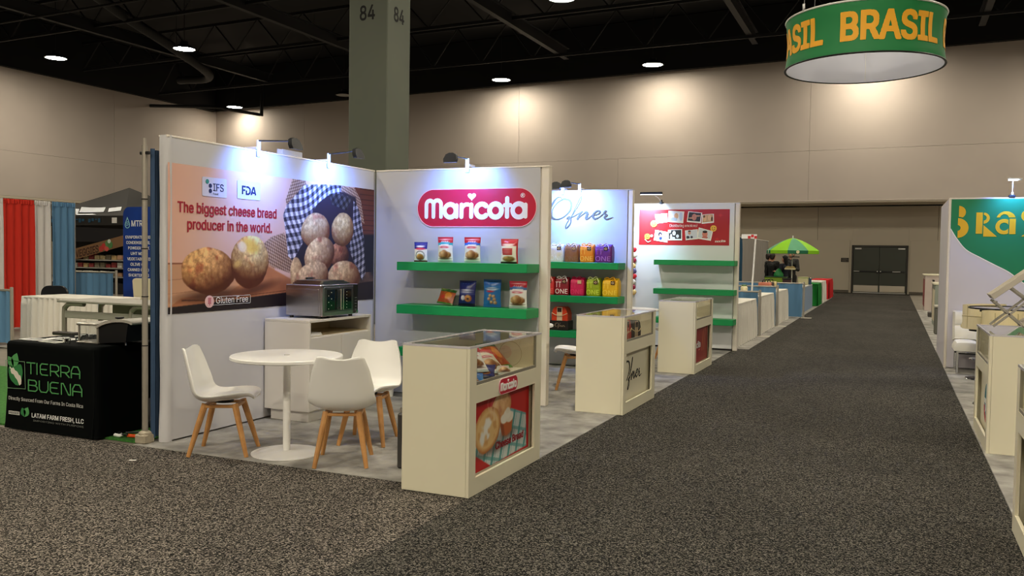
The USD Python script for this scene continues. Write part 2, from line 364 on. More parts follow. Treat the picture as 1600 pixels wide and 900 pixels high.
# ---- hall lamps
LENS = emit('high_bay_glow', HALL_COL, HALL_LAMP); LENS_WALL = emit('wall_row_glow', HALL_COL, HALL_LAMP * 0.8); LENS_FRONT = emit('front_row_glow', HALL_COL, HALL_LAMP * 1.65); LENS_OFF = pbr('lamp_lens_off', (200, 200, 196), 0.3)
def high_bay(x, y, z, label, group=None, on=True, lens=None):
    t = thing('high_bay_light', label, 'ceiling light', (x, y, z), 0, group)
    part(t, 'housing', lathe([(0.0, 0.32), (0.16, 0.32), (0.18, 0.2), (0.44, 0.08), (0.5, 0.03), (0.5, 0.0), (0.46, 0.0), (0.46, 0.02), (0.0, 0.03)], 28), CEILM)
    part(t, 'lens', trimesh.creation.cylinder(0.45, 0.012, 28, transform=trimesh.transformations.translation_matrix((0, 0, 0.008))), (lens or LENS) if on else LENS_OFF, False)
    part(t, 'hanger_rod', bar((0, 0, 0.3), (0, 0, 13 - z), 0.015, 6), CEILM)
    return t
high_bay(-36.0, 28.8, 10.35, 'lit high bay lamp at the far left above the left wall')
high_bay(-28.85, 29.5, 10.35, 'lit high bay lamp above the left wall, second from the left')
high_bay(-37.5, 42.5, 10.35, 'lit high bay lamp in the left back corner of the hall by a bent pipe', lens=emit('corner_glow', HALL_COL, HALL_LAMP * 0.5))
high_bay(-18.45, 40.35, 10.35, 'lit high bay lamp by the back wall just right of the numbered column', lens=LENS_WALL)
high_bay(-10.4, 39.5, 10.35, 'lit high bay lamp by the back wall above the white and green booths', lens=LENS_WALL)
high_bay(-10.7, 28.3, 10.35, 'lit high bay lamp cut by the top edge right of the numbered column')
high_bay(-28.6, 41.3, 10.35, 'unlit high bay lamp by the back wall just left of the numbered column', on=False)
high_bay(-1.3, 38.9, 10.35, 'lit high bay lamp by the back wall behind the round hanging sign', lens=LENS_WALL)
for x, y in ((7.5, 36.5), (-1.3, 27), (7.5, 27), (-1.3, 16.5), (-10, 16.5), (-19, 16.5), (-1.3, 5.5), (-10, 5.5), (-19, 5.5), (-1.3, -6.5), (-10, -6.5), (7.5, 5.5), (7.5, 16.5), (-28, 16.5), (4.5, -6.5), (-5.6, -6.5)):
    high_bay(x, y, 10, 'lit high bay lamp hanging overhead out of the picture', 'overhead high bay lamps out of the picture', lens=LENS_FRONT if y < 0 else None)

# ---- numbered column
cm = thing('support_column', 'tall grey green square column numbered 84 behind the booths', 'column', (-10.97, 16.0, 0))
COLM = pbr('column_paint', (112, 118, 104), 0.55, vary=((105, 112, 100), 0.8))
part(cm, 'shaft', bx(0, 0.98, 0, 0.95, 0, 12.95, 0.02), COLM)
INKB = pbr('black_ink', (10, 10, 11), 0.6)
part(cm, 'number', plane_to(txt('84', 0.30, 0.003, True, width=0.38), (0.28, -0.001, 6.54), (1, 0, 0), (0, 0, 1)), INKB, False)
part(cm, 'number', plane_to(txt('84', 0.30, 0.003, True, width=0.42), (0.981, 0.25, 6.54), (0, 1, 0), (0, 0, 1)), INKB, False)

# ---- far double door
DG = pbr('dark_green_door', (58, 62, 50), 0.45)
dd = thing('door_1', None, None, (-0.6, 43.06, 0), BW_RZ, kind='structure')
part(dd, 'door_frame', [bx(-1.16, -1.09, -0.06, 0.12, 0, 2.2), bx(1.15, 1.22, -0.06, 0.12, 0, 2.2), bx(-1.16, 1.22, -0.06, 0.12, 2.12, 2.2)], pbr('dark_frame', (44, 40, 32), 0.5), False)
for s, x0, x1 in ((1, -1.085, 0.025), (-1, 0.035, 1.145)):
    lf = part(dd, 'door_leaf', bx(x0, x1, -0.02, 0.04, 0.02, 2.115), DG, False)
    part(lf, 'kick_plate', bx(x0 + 0.03, x1 - 0.03, -0.03, -0.02, 0.07, 0.36, 0.002), pbr('kick_plate_steel', (214, 204, 182), 0.3, 0.75, bump=(3, 0.4)), False)
    part(lf, 'threshold_sweep', bx(x0, x1, -0.03, -0.02, 0.0, 0.05, 0.002), ALU, False)
    xa, xb = (x0 + 0.05, x1 - 0.12) if s == 1 else (x0 + 0.12, x1 - 0.05)
    part(lf, 'panic_bar', bx(xa, xb, -0.09, -0.05, 0.98, 1.03), BLACK, False)
    c = xa + 0.18 if s == 1 else xb - 0.45
    part(lf, 'bar_sleeve', bx(c - 0.2 if s == 1 else c - 0.05, c + 0.05 if s == 1 else c + 0.28, -0.10, -0.085, 0.985, 1.025), ALU, False)
    hx = x1 - 0.06 if s == 1 else x0 + 0.06
    part(lf, 'lock_rose', trimesh.creation.cylinder(0.075, 0.05, 20, transform=trimesh.transformations.translation_matrix((hx, -0.06, 1.0)) @ trimesh.transformations.rotation_matrix(math.pi / 2, (1, 0, 0))), BLACK)
    cx = x0 + 0.06 if s == 1 else x1 - 0.34
    part(lf, 'lock_knob', trimesh.creation.icosphere(2, 0.035).apply_translation((hx, -0.115, 1.01)), pbr('bright_knob', (240, 240, 236), 0.15, 0.3), True)
    part(lf, 'door_closer', bx(cx, cx + 0.29, -0.08, -0.02, 2.01, 2.08), ALU, False)
pq = thing('wall_plaque', 'small dark plaque with pale lines left of the double door', 'sign', (-0.6, 43.06, 0), BW_RZ)
part(pq, 'plate', bx(-1.62, -1.28, -0.085, -0.061, 1.42, 1.61), pbr('plaque_brown', (52, 44, 36), 0.5), False)
part(pq, 'text_line', [bx(-1.57, -1.36, -0.088, -0.085, 1.545, 1.56, 0), bx(-1.57, -1.4, -0.088, -0.085, 1.475, 1.49, 0)], pbr('plaque_text', (150, 140, 120), 0.5), False)

# ================================================================== LEFT BOOTH WALLS
def spot(parent, pos, target, power, cone=62, soft=1.0, col=SPOT_COL, r=0.035):
    L = UsdLux.SphereLight.Define(stage, fresh(pth(parent), 'light'))
    d = np.array(target, float) - np.array(pos, float); d /= np.linalg.norm(d)
    z = -d; x = np.cross([0, 0, 1.0], z); x /= np.linalg.norm(x); y = np.cross(z, x)
    L.AddTransformOp().Set(Gf.Matrix4d(*x, 0, *y, 0, *z, 0, *map(float, pos), 1))
    L.CreateRadiusAttr(r); L.CreateIntensityAttr(power * SPOT_POWER); L.CreateColorAttr(Gf.Vec3f(*col)); L.CreateNormalizeAttr(True)
    s = UsdLux.ShapingAPI.Apply(L.GetPrim()); s.CreateShapingConeAngleAttr(cone); s.CreateShapingConeSoftnessAttr(soft)
def arm_lamp(loc, rz, label, head=(0.0, 0.45, 0.06), power=60, target=None, group=None):
    """clamped on a wall whose face is at y=0 and looks along +y"""
    t = thing('arm_light', label, 'lamp', loc, rz, group); hx, hy, hz = head
    part(t, 'clamp', [bx(-0.025, 0.025, -0.13, -0.11, -0.04, 0.035), bx(-0.025, 0.025, -0.13, 0.012, 0.015, 0.04), bx(-0.022, 0.022, 0.004, 0.02, -0.05, 0.10)], pbr('lamp_clamp_white', (225, 225, 228), 0.35))
    part(t, 'clamp_screw', bar((0, -0.11, -0.02), (0, -0.17, -0.02), 0.008, 8), BLACK)
    e = np.array([hx, hy, hz]); s = np.array([0, 0.012, 0.095])
    part(t, 'arm', tube(spline([s, s * 0.4 + e * 0.6 + np.array([0, 0, 0.01]), e + np.array([0, -0.05, 0.02])], 6), 0.007, 8), BLACK)
    hull = trimesh.convex.convex_hull(np.array([(x, y, z) for x, z in ((-0.066, -0.055), (0.066, -0.055), (0.074, -0.02), (-0.074, -0.02), (0.055, 0.028), (-0.055, 0.028), (0.02, 0.044), (-0.02, 0.044)) for y in (0.0 - 0.25 * z - 0.012, 0.028 - 0.35 * z)]) + e)
    part(t, 'lamp_head', hull, pbr('lamp_head_black', (24, 26, 30), 0.35), 40)
    nrm = np.array([0, -0.97, -0.24]); nrm /= np.linalg.norm(nrm); yd = np.cross(nrm, (1, 0, 0))
    part(t, 'led_lens', plane_to(ex(sbox(-0.05, -0.03, 0.05, 0.03), 0.003), e + np.array([0, -0.0125 + 0.0025, -0.010]) + nrm * 0.001, (1, 0, 0), yd), emit('led_glow', (0.75, 0.86, 1.0), 18), False)
    if power: spot(t, e + np.array([0, -0.05, -0.03]), target if target is not None else (hx * 0.0, 0.0, -0.24), power)
    return t

# ---- side wall with the big bread print
w1 = thing('booth_wall', 'white fabric booth wall with a big printed cheese bread poster', 'wall', (-5.27, 5.21, 0))
part(w1, 'panel', bx(-0.09, 0, 0.04, 3.0, 0.012, 2.44, 0.006), FABRIC)
def bulge(z): return 0.012 * math.exp(-((z - 0.02) / 0.16) ** 2) + 0.003 * math.sin(z * 9)
part(w1, 'end_cover', sheet(np.array([(-0.10 + 0.105 * (0.5 - 0.5 * math.cos(math.pi * min(1, a))) + bulge(z) * (1 if a < 1 else 0) * (a - 0.5), 0.04 - 0.05 * math.sin(math.pi * a) - bulge(z) * math.sin(math.pi * a), z)
     for z in np.linspace(0.005, 2.45, 30) for a in np.linspace(0, 1, 9)]), grid_faces(30, 9), 0.004), FABRIC, True)
part(w1, 'top_rail', bx(-0.095, 0.004, 0.0, 3.0, 2.435, 2.452, 0.004), pbr('wall_rail_cream', (236, 228, 214), 0.4))
part(w1, 'corner_trim', bx(-0.004, 0.006, 2.978, 3.0, 0.01, 2.43, 0.002), ALU)
c = Canvas(3.0, 1.205, 640, (226, 188, 172))
c.put(np.clip(c.X / 3.0, 0, 1) * 0.35, (214, 170, 160)); c.put(np.clip((0.5 - c.X) * 1.2, 0, 0.5), (236, 176, 150))
c.put(c.poly([(0, 0), (1.3, 0), (1.3, 0.405), (0, 0.405)]), (206, 156, 122))
c.put(c.poly([(0, 0.398), (0.42, 0.40), (0.42, 0.41), (0, 0.41)]), (140, 84, 60))
for q in (0.27, 0.16): c.put(c.poly([(0, q), (0.4, q + 0.02), (0.4, q + 0.026), (0, q + 0.006)]) * 0.5, (150, 100, 76))
c.put(c.poly([(2.6, 0.3), (3, 0.3), (3, 1.205), (2.6, 1.205)]), (104, 52, 40))
for i in range(9): c.put(c.poly([(2.7, 0.75 + i * 0.055), (3, 0.75 + i * 0.055), (3, 0.758 + i * 0.055), (2.7, 0.758 + i * 0.055)]), (70, 32, 28))
c.put(c.poly([(2.65, 0), (3, 0), (3, 0.715), (2.77, 0.709), (2.65, 0.6)], 0.008), (24, 24, 34))
c.put(c.poly([(0, 0.05), (0.15, 0.125), (0.72, 0.165), (1.2, 0.38), (1.57, 0.24), (2.3, 0.2), (2.9, 0.1), (2.9, 0), (0, 0)], 0.004), (186, 120, 80))
c.put((c.Y < 0.30) * np.clip(c.fbm(6, 3) - 0.42, 0, 0.3) * 1.4 * (c.Y < 0.05 + 0.26 * np.clip(c.X, 0, 1.2)), (214, 150, 104))
c.put(c.poly([(0.15, 0.113), (0.44, 0.10), (1.58, 0.155), (1.58, 0.146), (0.44, 0.09), (0.15, 0.10)]) * 0.9, (92, 50, 32))
c.put(c.poly([(0.72, 0.16), (1.57, 0.26), (1.57, 0.14), (0.9, 0.12)], 0.02) * 0.6, (140, 82, 54))
c.put(c.poly([(0, 0.056), (0.43, 0.075), (1.59, 0.133), (3, 0.2), (3, 0), (0, 0)], 0.003), (34, 24, 26))
# burlap
def weave(pts, ang):
    m = c.poly(pts, 0.004); u = c.X * math.cos(ang) + c.Y * math.sin(ang); v = -c.X * math.sin(ang) + c.Y * math.cos(ang)
    g = (np.sin(u * 170) * np.sin(v * 150) * 0.5 + 0.5); big = c.fbm(4, 21)
    col = np.array((92, 58, 42)) + (np.array((226, 196, 170)) - np.array((92, 58, 42))) * np.clip(g * 0.9 + big * 0.5 - 0.25, 0, 1)[..., None]
    c.a = c.a * (1 - m[..., None]) + col * m[..., None]
weave([(1.12, 0.567), (1.256, 0.646), (1.436, 0.69), (1.541, 0.52), (1.691, 0.453), (1.575, 0.299), (1.277, 0.368), (1.15, 0.43)], 0.5)
weave([(1.457, 0.998), (1.56, 1.205), (1.75, 1.205), (1.8, 1.1), (1.481, 0.92)], 1.1)
weave([(2.347, 1.203), (2.595, 1.196), (2.718, 1.077), (2.789, 0.822), (2.643, 0.9), (2.55, 1.05), (2.363, 1.121)], 2.0)
c.put(c.poly([(1.80, 1.0), (2.14, 1.12), (2.4, 1.14), (2.62, 1.1), (2.66, 0.884), (2.72, 0.3), (2.173, 0.10), (1.60, 0.12), (1.58, 0.40), (1.70, 0.75)], 0.006), (34, 28, 44))
def gingham(pts, ang, per=0.075, bright=1.0):
    m = c.poly(pts, 0.003); u = c.X * math.cos(ang) + c.Y * math.sin(ang) + 0.03 * np.sin(c.Y * 9); v = -c.X * math.sin(ang) + c.Y * math.cos(ang) + 0.03 * np.sin(c.X * 8)
    a, b = (np.sin(u * 2 * np.pi / per) > 0) * 1.0, (np.sin(v * 2 * np.pi / per) > 0) * 1.0
    s = (a + b) / 2; fold = 0.7 + 0.5 * c.fbm(5, 33)
    col = (np.array((226, 222, 232)) * (1 - s[..., None]) + np.array((28, 28, 48)) * s[..., None]) * np.clip(fold, 0, 1.05)[..., None] * bright
    c.a = c.a * (1 - m[..., None]) + col * m[..., None]
gingham([(1.423, 0.853), (1.469, 0.953), (1.747, 1.164), (2.058, 1.193), (2.362, 1.204), (2.348, 1.12), (2.14, 1.089), (1.954, 0.997), (1.851, 0.881), (1.701, 0.704), (1.715, 0.595), (1.569, 0.425), (1.497, 0.47), (1.459, 0.697)], 0.35)
gingham([(2.14, 1.10), (2.348, 1.12), (2.55, 1.09), (2.45, 0.95), (2.2, 1.0)], 0.8, 0.06, 0.35)
gingham([(2.58, 1.06), (2.66, 1.0), (2.721, 0.888), (2.786, 0.649), (2.816, 0.293), (2.761, 0.215), (2.606, 0.389), (2.5, 0.559), (2.572, 0.729)], 0.15, 0.07, 0.85)
c.bread(2.324, 0.485, 0.18, 0.13, 0, (64, 30, 24), (214, 140, 96), 4)
c.bread(2.39, 0.75, 0.20, 0.172, 0.3, (100, 58, 30), (255, 226, 160), 5, -0.2, 0.4)
c.bread(1.925, 0.72, 0.232, 0.178, 0.15, (104, 56, 30), (255, 232, 180), 6, -0.3, 0.5)
c.bread(1.63, 0.26, 0.10, 0.2, 0.1, (130, 86, 54), (236, 202, 150), 7)
c.bread(1.99, 0.475, 0.255, 0.185, 0.35, (100, 54, 32), (255, 224, 170), 8, -0.4, 0.4)
c.bread(2.42, 0.255, 0.29, 0.17, 0, (98, 52, 30), (255, 222, 168), 9, -0.4, 0.5)
c.bread(1.87, 0.26, 0.27, 0.155, 0.2, (98, 52, 32), (252, 218, 166), 10, -0.3, 0.6)
c.put(c.ell(0.50, 0.135, 0.36, 0.05, 0.05, 0.05) * 0.75, (64, 34, 24)); c.put(c.ell(1.06, 0.175, 0.24, 0.04, 0.2, 0.05) * 0.7, (72, 38, 26))
c.bread(0.455, 0.34, 0.315, 0.197, -0.05, (86, 40, 18), (246, 190, 122), 1, -0.30, 0.55, 0.8)
c.bread(0.965, 0.415, 0.25, 0.235, 0.35, (90, 42, 20), (255, 222, 150), 2, 0.1, 0.75, 0.7)
c.put(c.ell(0.97, 0.56, 0.12, 0.06, -0.3, 0.04) * 0.8, (246, 200, 84)); c.put(c.ell(0.86, 0.55, 0.06, 0.045, -0.3, 0.02) * 0.8, (252, 232, 200))
c.put(c.ell(0.80, 0.40, 0.05, 0.03, 0.4, 0.03) * 0.7, (240, 200, 110))
for x0, y0, ww in ((0.37, 0.965, 0.30), (0.79, 0.97, 0.30)):
    pass
ptr = c.build(w1, 'poster', (0.004, 0.0, 1.03), (0, 1, 0), (0, 0, 1), 'printed photograph of cheese breads in a checked cloth')
PX = 0.006                                     # lettering stands proud of the print
def on_poster(m, s, t): return plane_to(m, (PX, s, 1.03 + t), (0, 1, 0), (0, 0, 1))
CARD = pbr('pale_card', (214, 214, 232), 0.5)
def rrect(x0, y0, x1, y1, r): return sbox(x0 + r, y0 + r, x1 - r, y1 - r).buffer(r, 6)
part(ptr, 'logo_card', on_poster(ex(rrect(0.37, 0.965, 0.66, 1.125, 0.012), 0.002), 0, 0), CARD, False)
part(ptr, 'logo_card', on_poster(ex(rrect(0.79, 0.97, 1.09, 1.13, 0.012), 0.002), 0, 0), CARD, False)
NAVY = pbr('navy_ink', (22, 34, 84), 0.5); TEAL = pbr('teal_ink', (52, 150, 132), 0.5)
PX = 0.0085
part(ptr, 'lettering', on_poster(txt('IFS', 0.062, width=0.125), 0.495, 1.015), NAVY, False)
part(ptr, 'lettering', on_poster(txt('Food', 0.016, width=0.06), 0.495, 0.983), pbr('grey_ink', (130, 134, 150), 0.5), False)
part(ptr, 'logo_dot', on_poster(ex(Point(0.427, 1.088).buffer(0.019), 0.002), 0, 0), TEAL, False)
for q in (1.055, 1.012): part(ptr, 'logo_dot', on_poster(ex(Point(0.462, q).buffer(0.018), 0.002), 0, 0), NAVY, False)
fda = unary_union([LineString(p).buffer(0.0075, cap_style=2, join_style=2) for p in ([(0, 0), (0, 0.068), (0.042, 0.068)], [(0, 0.036), (0.034, 0.036)], [(0.05, 0.036), (0.05, 0.004), (0.078, 0.004), (0.098, 0.02), (0.098, 0.05), (0.078, 0.066), (0.05, 0.066)], [(0.112, 0), (0.14, 0.066), (0.15, 0.066), (0.172, 0)], [(0.122, 0.02), (0.166, 0.02)])])
part(ptr, 'lettering', on_poster(ex(fda, 0.002), 0.855, 1.012), NAVY, False)
PX = 0.006
part(ptr, 'lettering', on_poster(txt('The biggest cheese bread', 0.083, bold=True, width=1.22), 0.10, 0.82), LETTER_RED, False)
part(ptr, 'lettering', on_poster(txt('producer in the world.', 0.083, bold=True, width=1.05), 0.205, 0.685), LETTER_RED, False)
fr = rrect(0.455, 0.048, 0.965, 0.122, 0.008)
part(ptr, 'badge_frame', on_poster(ex(fr.difference(fr.buffer(-0.0035)), 0.002), 0, 0), WHITEINK, False)
part(ptr, 'badge', on_poster(ex(Point(0.455, 0.082).buffer(0.052), 0.003), 0, 0), pbr('badge_pink', (236, 196, 196), 0.5), False)
part(ptr, 'badge_mark', plane_to(ex(unary_union([LineString([(0, -0.03), (0, 0.03)]).buffer(0.004)] + [Point(sx * 0.01, q).buffer(0.009) for sx in (-1, 1) for q in (-0.012, 0.006, 0.024)]), 0.001), (0.0095, 0.455, 1.112), (0, 1, 0), (0, 0, 1)), pbr('badge_rose', (200, 120, 130), 0.5), False)
part(ptr, 'lettering', on_poster(txt('Gluten Free', 0.054, width=0.40), 0.535, 0.062), WHITEINK, False)

# ---- rounded stroke letters of the red pill logo, cap box about 1.376 x 0.393
def pill_logo(parent, o, xd, yd, k, white_rim=True, sx=1.0):
    def S(pts, w=0.034): return LineString(pts).buffer(w, 8)
    def arc(cx, cy, r, a0, a1, n=24, ry=None): return [(cx + r * math.cos(math.radians(a)), cy + (ry or r) * math.sin(math.radians(a))) for a in np.linspace(a0, a1, n)]
    B = 0.105; L = []
    L.append(unary_union([S([(0.122, B)] + [(0.122, 0.225)] + arc(0.165, 0.235, 0.043, 180, 0) + [(0.208, B)], 0.022), S([(0.208, 0.225)] + arc(0.254, 0.235, 0.046, 180, 0) + [(0.30, B)], 0.022)]))
    def a(cx): return unary_union([Point(cx, 0.168).buffer(0.094).difference(Point(cx - 0.002, 0.168).buffer(0.042)), S([(cx + 0.075, 0.225), (cx + 0.075, B)], 0.022)])
    L.append(a(0.412))
    L.append(S([(0.545, B), (0.545, 0.23)], 0.024).union(S(arc(0.61, 0.17, 0.064, 165, 78), 0.022)))
    L.append(S([(0.66, B), (0.66, 0.23)], 0.024))
    L.append(LineString(arc(0.785, 0.168, 0.068, 48, 312, 40)).buffer(0.027, 8))
    L.append(Point(0.942, 0.168).buffer(0.096).difference(Point(0.942, 0.168).buffer(0.040)))
    L.append(S([(1.073, B), (1.073, 0.292)], 0.024).union(S([(1.045, 0.222), (1.108, 0.222)], 0.022)))
    L.append(a(1.205))
    h = [(0.665 + 0.0032 * 16 * math.sin(t) ** 3 * 0.95, 0.318 + 0.0028 * (13 * math.cos(t) - 5 * math.cos(2 * t) - 2 * math.cos(3 * t) - math.cos(4 * t))) for t in np.linspace(0, 2 * np.pi, 40)]
    L.append(Polygon(h).buffer(0)); let = unary_union(L)
    g = Point(1.247, 0.322); reg = unary_union([g.buffer(0.024).difference(g.buffer(0.019)), LineString([(1.24, 0.311), (1.24, 0.333), (1.252, 0.333), (1.252, 0.322), (1.24, 0.322), (1.254, 0.311)]).buffer(0.003)])
    pill = LineString([(0.21, 0.1985), (1.20, 0.1985)]).buffer(0.195, 24)
    F = lambda p: affinity.scale(p, k * sx, k, origin=(0, 0)); xd, yd, o = map(lambda q: np.array(q, float), (xd, yd, o)); n = np.cross(xd, yd)
    RED = pbr('logo_red', (196, 22, 52), 0.4)
    lo = part(parent, 'logo', plane_to(ex(F(pill), 0.004), o, xd, yd), RED, False)
    part(lo, 'logo_rim', plane_to(ex(F(pill.buffer(0.008 if k > 0.5 else 0.012).difference(pill)), 0.005), o, xd, yd), pbr('logo_rim_pink', (236, 190, 200), 0.4), False)
    part(lo, 'lettering', plane_to(ex(F(let), 0.003), o + n * 0.004, xd, yd), WHITEINK, False)
    if white_rim:
        part(lo, 'registered_mark', plane_to(ex(F(reg), 0.003), o + n * 0.004, xd, yd), WHITEINK, False)
    return lo

w2 = thing('booth_wall', 'white booth wall with a red heart dotted pill logo above green shelves', 'wall', (-5.26, 8.218, 0))
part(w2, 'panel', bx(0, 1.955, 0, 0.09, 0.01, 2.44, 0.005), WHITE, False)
part(w2, 'end_post', [bx(1.965, 2.05, 0.005, 0.09, 0.0, 2.445, 0.006), bx(1.955, 1.967, 0.02, 0.07, 0.0, 2.43, 0)], pbr('wall_rail_cream', (236, 228, 214), 0.4), False)
part(w2, 'top_rail', bx(0, 2.05, -0.003, 0.093, 2.436, 2.452, 0.004), pbr('wall_rail_cream', (236, 228, 214), 0.4), False)
pill_logo(w2, (0.52, -0.001, 1.832), (1, 0, 0), (0, 0, 1), 1.0)
def shelf(x0, x1, y0, y1, z0, z1, label, group=None):
    t = thing('wall_shelf', label, 'shelf', (x0, y0, z0), 0, group)
    part(t, 'board', bx(0, x1 - x0, 0, y1 - y0, 0, z1 - z0, 0.003), GREEN, False)
    part(t, 'front_seam', bx(0.001, x1 - x0 - 0.001, -0.0008, 0.0006, (z1 - z0) - 0.006, (z1 - z0) - 0.0045, 0), pbr('shelf_seam', (6, 110, 60), 0.5), False)
    return t
shelf(-4.785, -3.30, 7.886, 8.216, 1.364, 1.452, 'top green shelf of the three under the red pill logo')
shelf(-4.785, -3.30, 7.886, 8.216, 0.909, 1.002, 'middle green shelf of the three under the red pill logo')
shelf(-4.785, -3.30, 7.886, 8.216, 0.462, 0.553, 'lowest green shelf under the red pill logo, mostly hidden by the counter')

# ---- script logo wall
def brush(pts, w):
    """a stroke of changing width through points"""
    p = spline(pts, 10); w = np.interp(np.linspace(0, 1, len(p)), np.linspace(0, 1, len(w)), w)
    return unary_union([LineString([p[i], p[i + 1]]).buffer(max(w[i], 0.001), 4) for i in range(len(p) - 1)])
def script_logo(k, thick=1.0):
    O = [(0.296, 0.422), (0.27, 0.452), (0.227, 0.45), (0.171, 0.394), (0.122, 0.307), (0.109, 0.24), (0.139, 0.179), (0.197, 0.149), (0.268, 0.155), (0.346, 0.198), (0.409, 0.265), (0.432, 0.344), (0.406, 0.405), (0.342, 0.427), (0.292, 0.419), (0.221, 0.373), (0.165, 0.307), (0.145, 0.24), (0.148, 0.2)]
    f = [(0.432, 0.185), (0.452, 0.225), (0.5, 0.324), (0.554, 0.436), (0.581, 0.456), (0.555, 0.376), (0.487, 0.264), (0.432, 0.178), (0.423, 0.098), (0.378, 0.035), (0.349, 0.035), (0.369, 0.092), (0.411, 0.162)]
    g = [(0.411, 0.162), (0.368, 0.158), (0.396, 0.184), (0.43, 0.175), (0.46, 0.185), (0.53, 0.222), (0.585, 0.25)]
    n = [(0.592, 0.254), (0.56, 0.22), (0.524, 0.151)]; n2 = [(0.524, 0.151), (0.586, 0.204), (0.645, 0.243), (0.665, 0.22), (0.648, 0.156), (0.69, 0.166), (0.746, 0.21)]
    e = [(0.753, 0.203), (0.822, 0.216), (0.849, 0.249), (0.814, 0.262), (0.767, 0.23), (0.747, 0.184), (0.775, 0.154), (0.83, 0.17), (0.898, 0.222)]
    r = [(0.898, 0.222), (0.931, 0.255), (0.905, 0.228), (0.942, 0.203), (0.912, 0.17), (0.947, 0.147), (1.035, 0.172)]
    W = lambda *a: [q * thick for q in a]
    s = unary_union([brush(O, W(.003, .003, .005, .009, .012, .013, .011, .006, .005, .005, .008, .011, .011, .008, .006, .003, .003, .003, .003)), brush(f, W(.003, .003, .003, .003, .003, .003, .003, .005, .006, .006, .004, .004, .004)), brush(g, W(.004, .004, .004, .003)),
        brush(n, W(.006, .007, .010)), brush(n2, W(.003, .004, .012, .012, .006, .003)), brush(e, W(.003, .005, .008, .006, .008, .011, .009, .004, .003)), brush(r, W(.003, .009, .007, .011, .006, .007, .001))])
    return affinity.scale(s.simplify(0.0008), k, k, origin=(0, 0))
w3 = thing('booth_wall', 'white booth wall with a grey script logo above colourful gift bags', 'wall', (-5.26, 11.416, 0))
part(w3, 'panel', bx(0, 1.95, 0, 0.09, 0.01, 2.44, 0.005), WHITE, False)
part(w3, 'end_post', bx(1.958, 2.02, 0.004, 0.09, 0.0, 2.442, 0.006), pbr('wall_rail_cream', (236, 228, 214), 0.4), False)
part(w3, 'top_rail', bx(0, 2.02, -0.003, 0.093, 2.436, 2.45, 0.004), WHITE, False)
part(w3, 'logo', plane_to(ex(script_logo(1.0, 1.35), 0.006), (0.71, -0.001, 1.9), (1, 0, 0), (0, 0, 1)), pbr('script_grey', (104, 94, 76), 0.9, spec=0.1), False)
shelf(-4.95, -3.33, 11.085, 11.414, 1.364, 1.452, 'top green shelf under the grey script logo, full of gift bags')
shelf(-4.95, -3.33, 11.085, 11.414, 0.906, 0.998, 'middle green shelf under the grey script logo')
shelf(-4.95, -3.33, 11.085, 11.414, 0.425, 0.515, 'lowest green shelf under the grey script logo behind the counter')

# ---- wall with the red photo banner
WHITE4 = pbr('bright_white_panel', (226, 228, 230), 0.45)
w4 = thing('booth_wall', 'white booth wall with a red photo banner over green shelves', 'wall', (-4.9, 14.591, 0))
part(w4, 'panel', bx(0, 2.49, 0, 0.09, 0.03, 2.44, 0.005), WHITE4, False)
part(w4, 'end_post', bx(2.50, 2.57, 0.004, 0.09, 0.0, 2.44, 0.006), pbr('wall_rail_cream', (236, 228, 214), 0.4), False)
part(w4, 'top_rail', bx(0, 2.57, -0.003, 0.093, 2.436, 2.45, 0.004), WHITE4, False)
part(w4, 'foot_gap', bx(0, 2.49, 0.01, 0.08, 0.0, 0.03, 0), BLACK, False)
c = Canvas(1.53, 0.60, 340, (196, 40, 48)); c.put(np.clip(c.fbm(3, 2) - 0.4, 0, 0.4), (214, 66, 56)); c.put(np.clip(c.X / 1.53 - 0.3, 0, 0.5), (160, 34, 44))
for q, (cx, cy) in enumerate([(1.33, 0.10), (1.12, 0.33), (0.66, 0.31), (1.38, 0.5), (0.24, 0.28)]): c.put(np.clip(1 - (np.abs(c.X - cx) + np.abs(c.Y - cy)) / 0.05, 0, 1) * 0.7, (222, 60, 56))
bn = c.build(w4, 'banner', (0.88, -0.003, 1.745), (1, 0, 0), (0, 0, 1), 'red printed banner of snapshots and smiley faces')
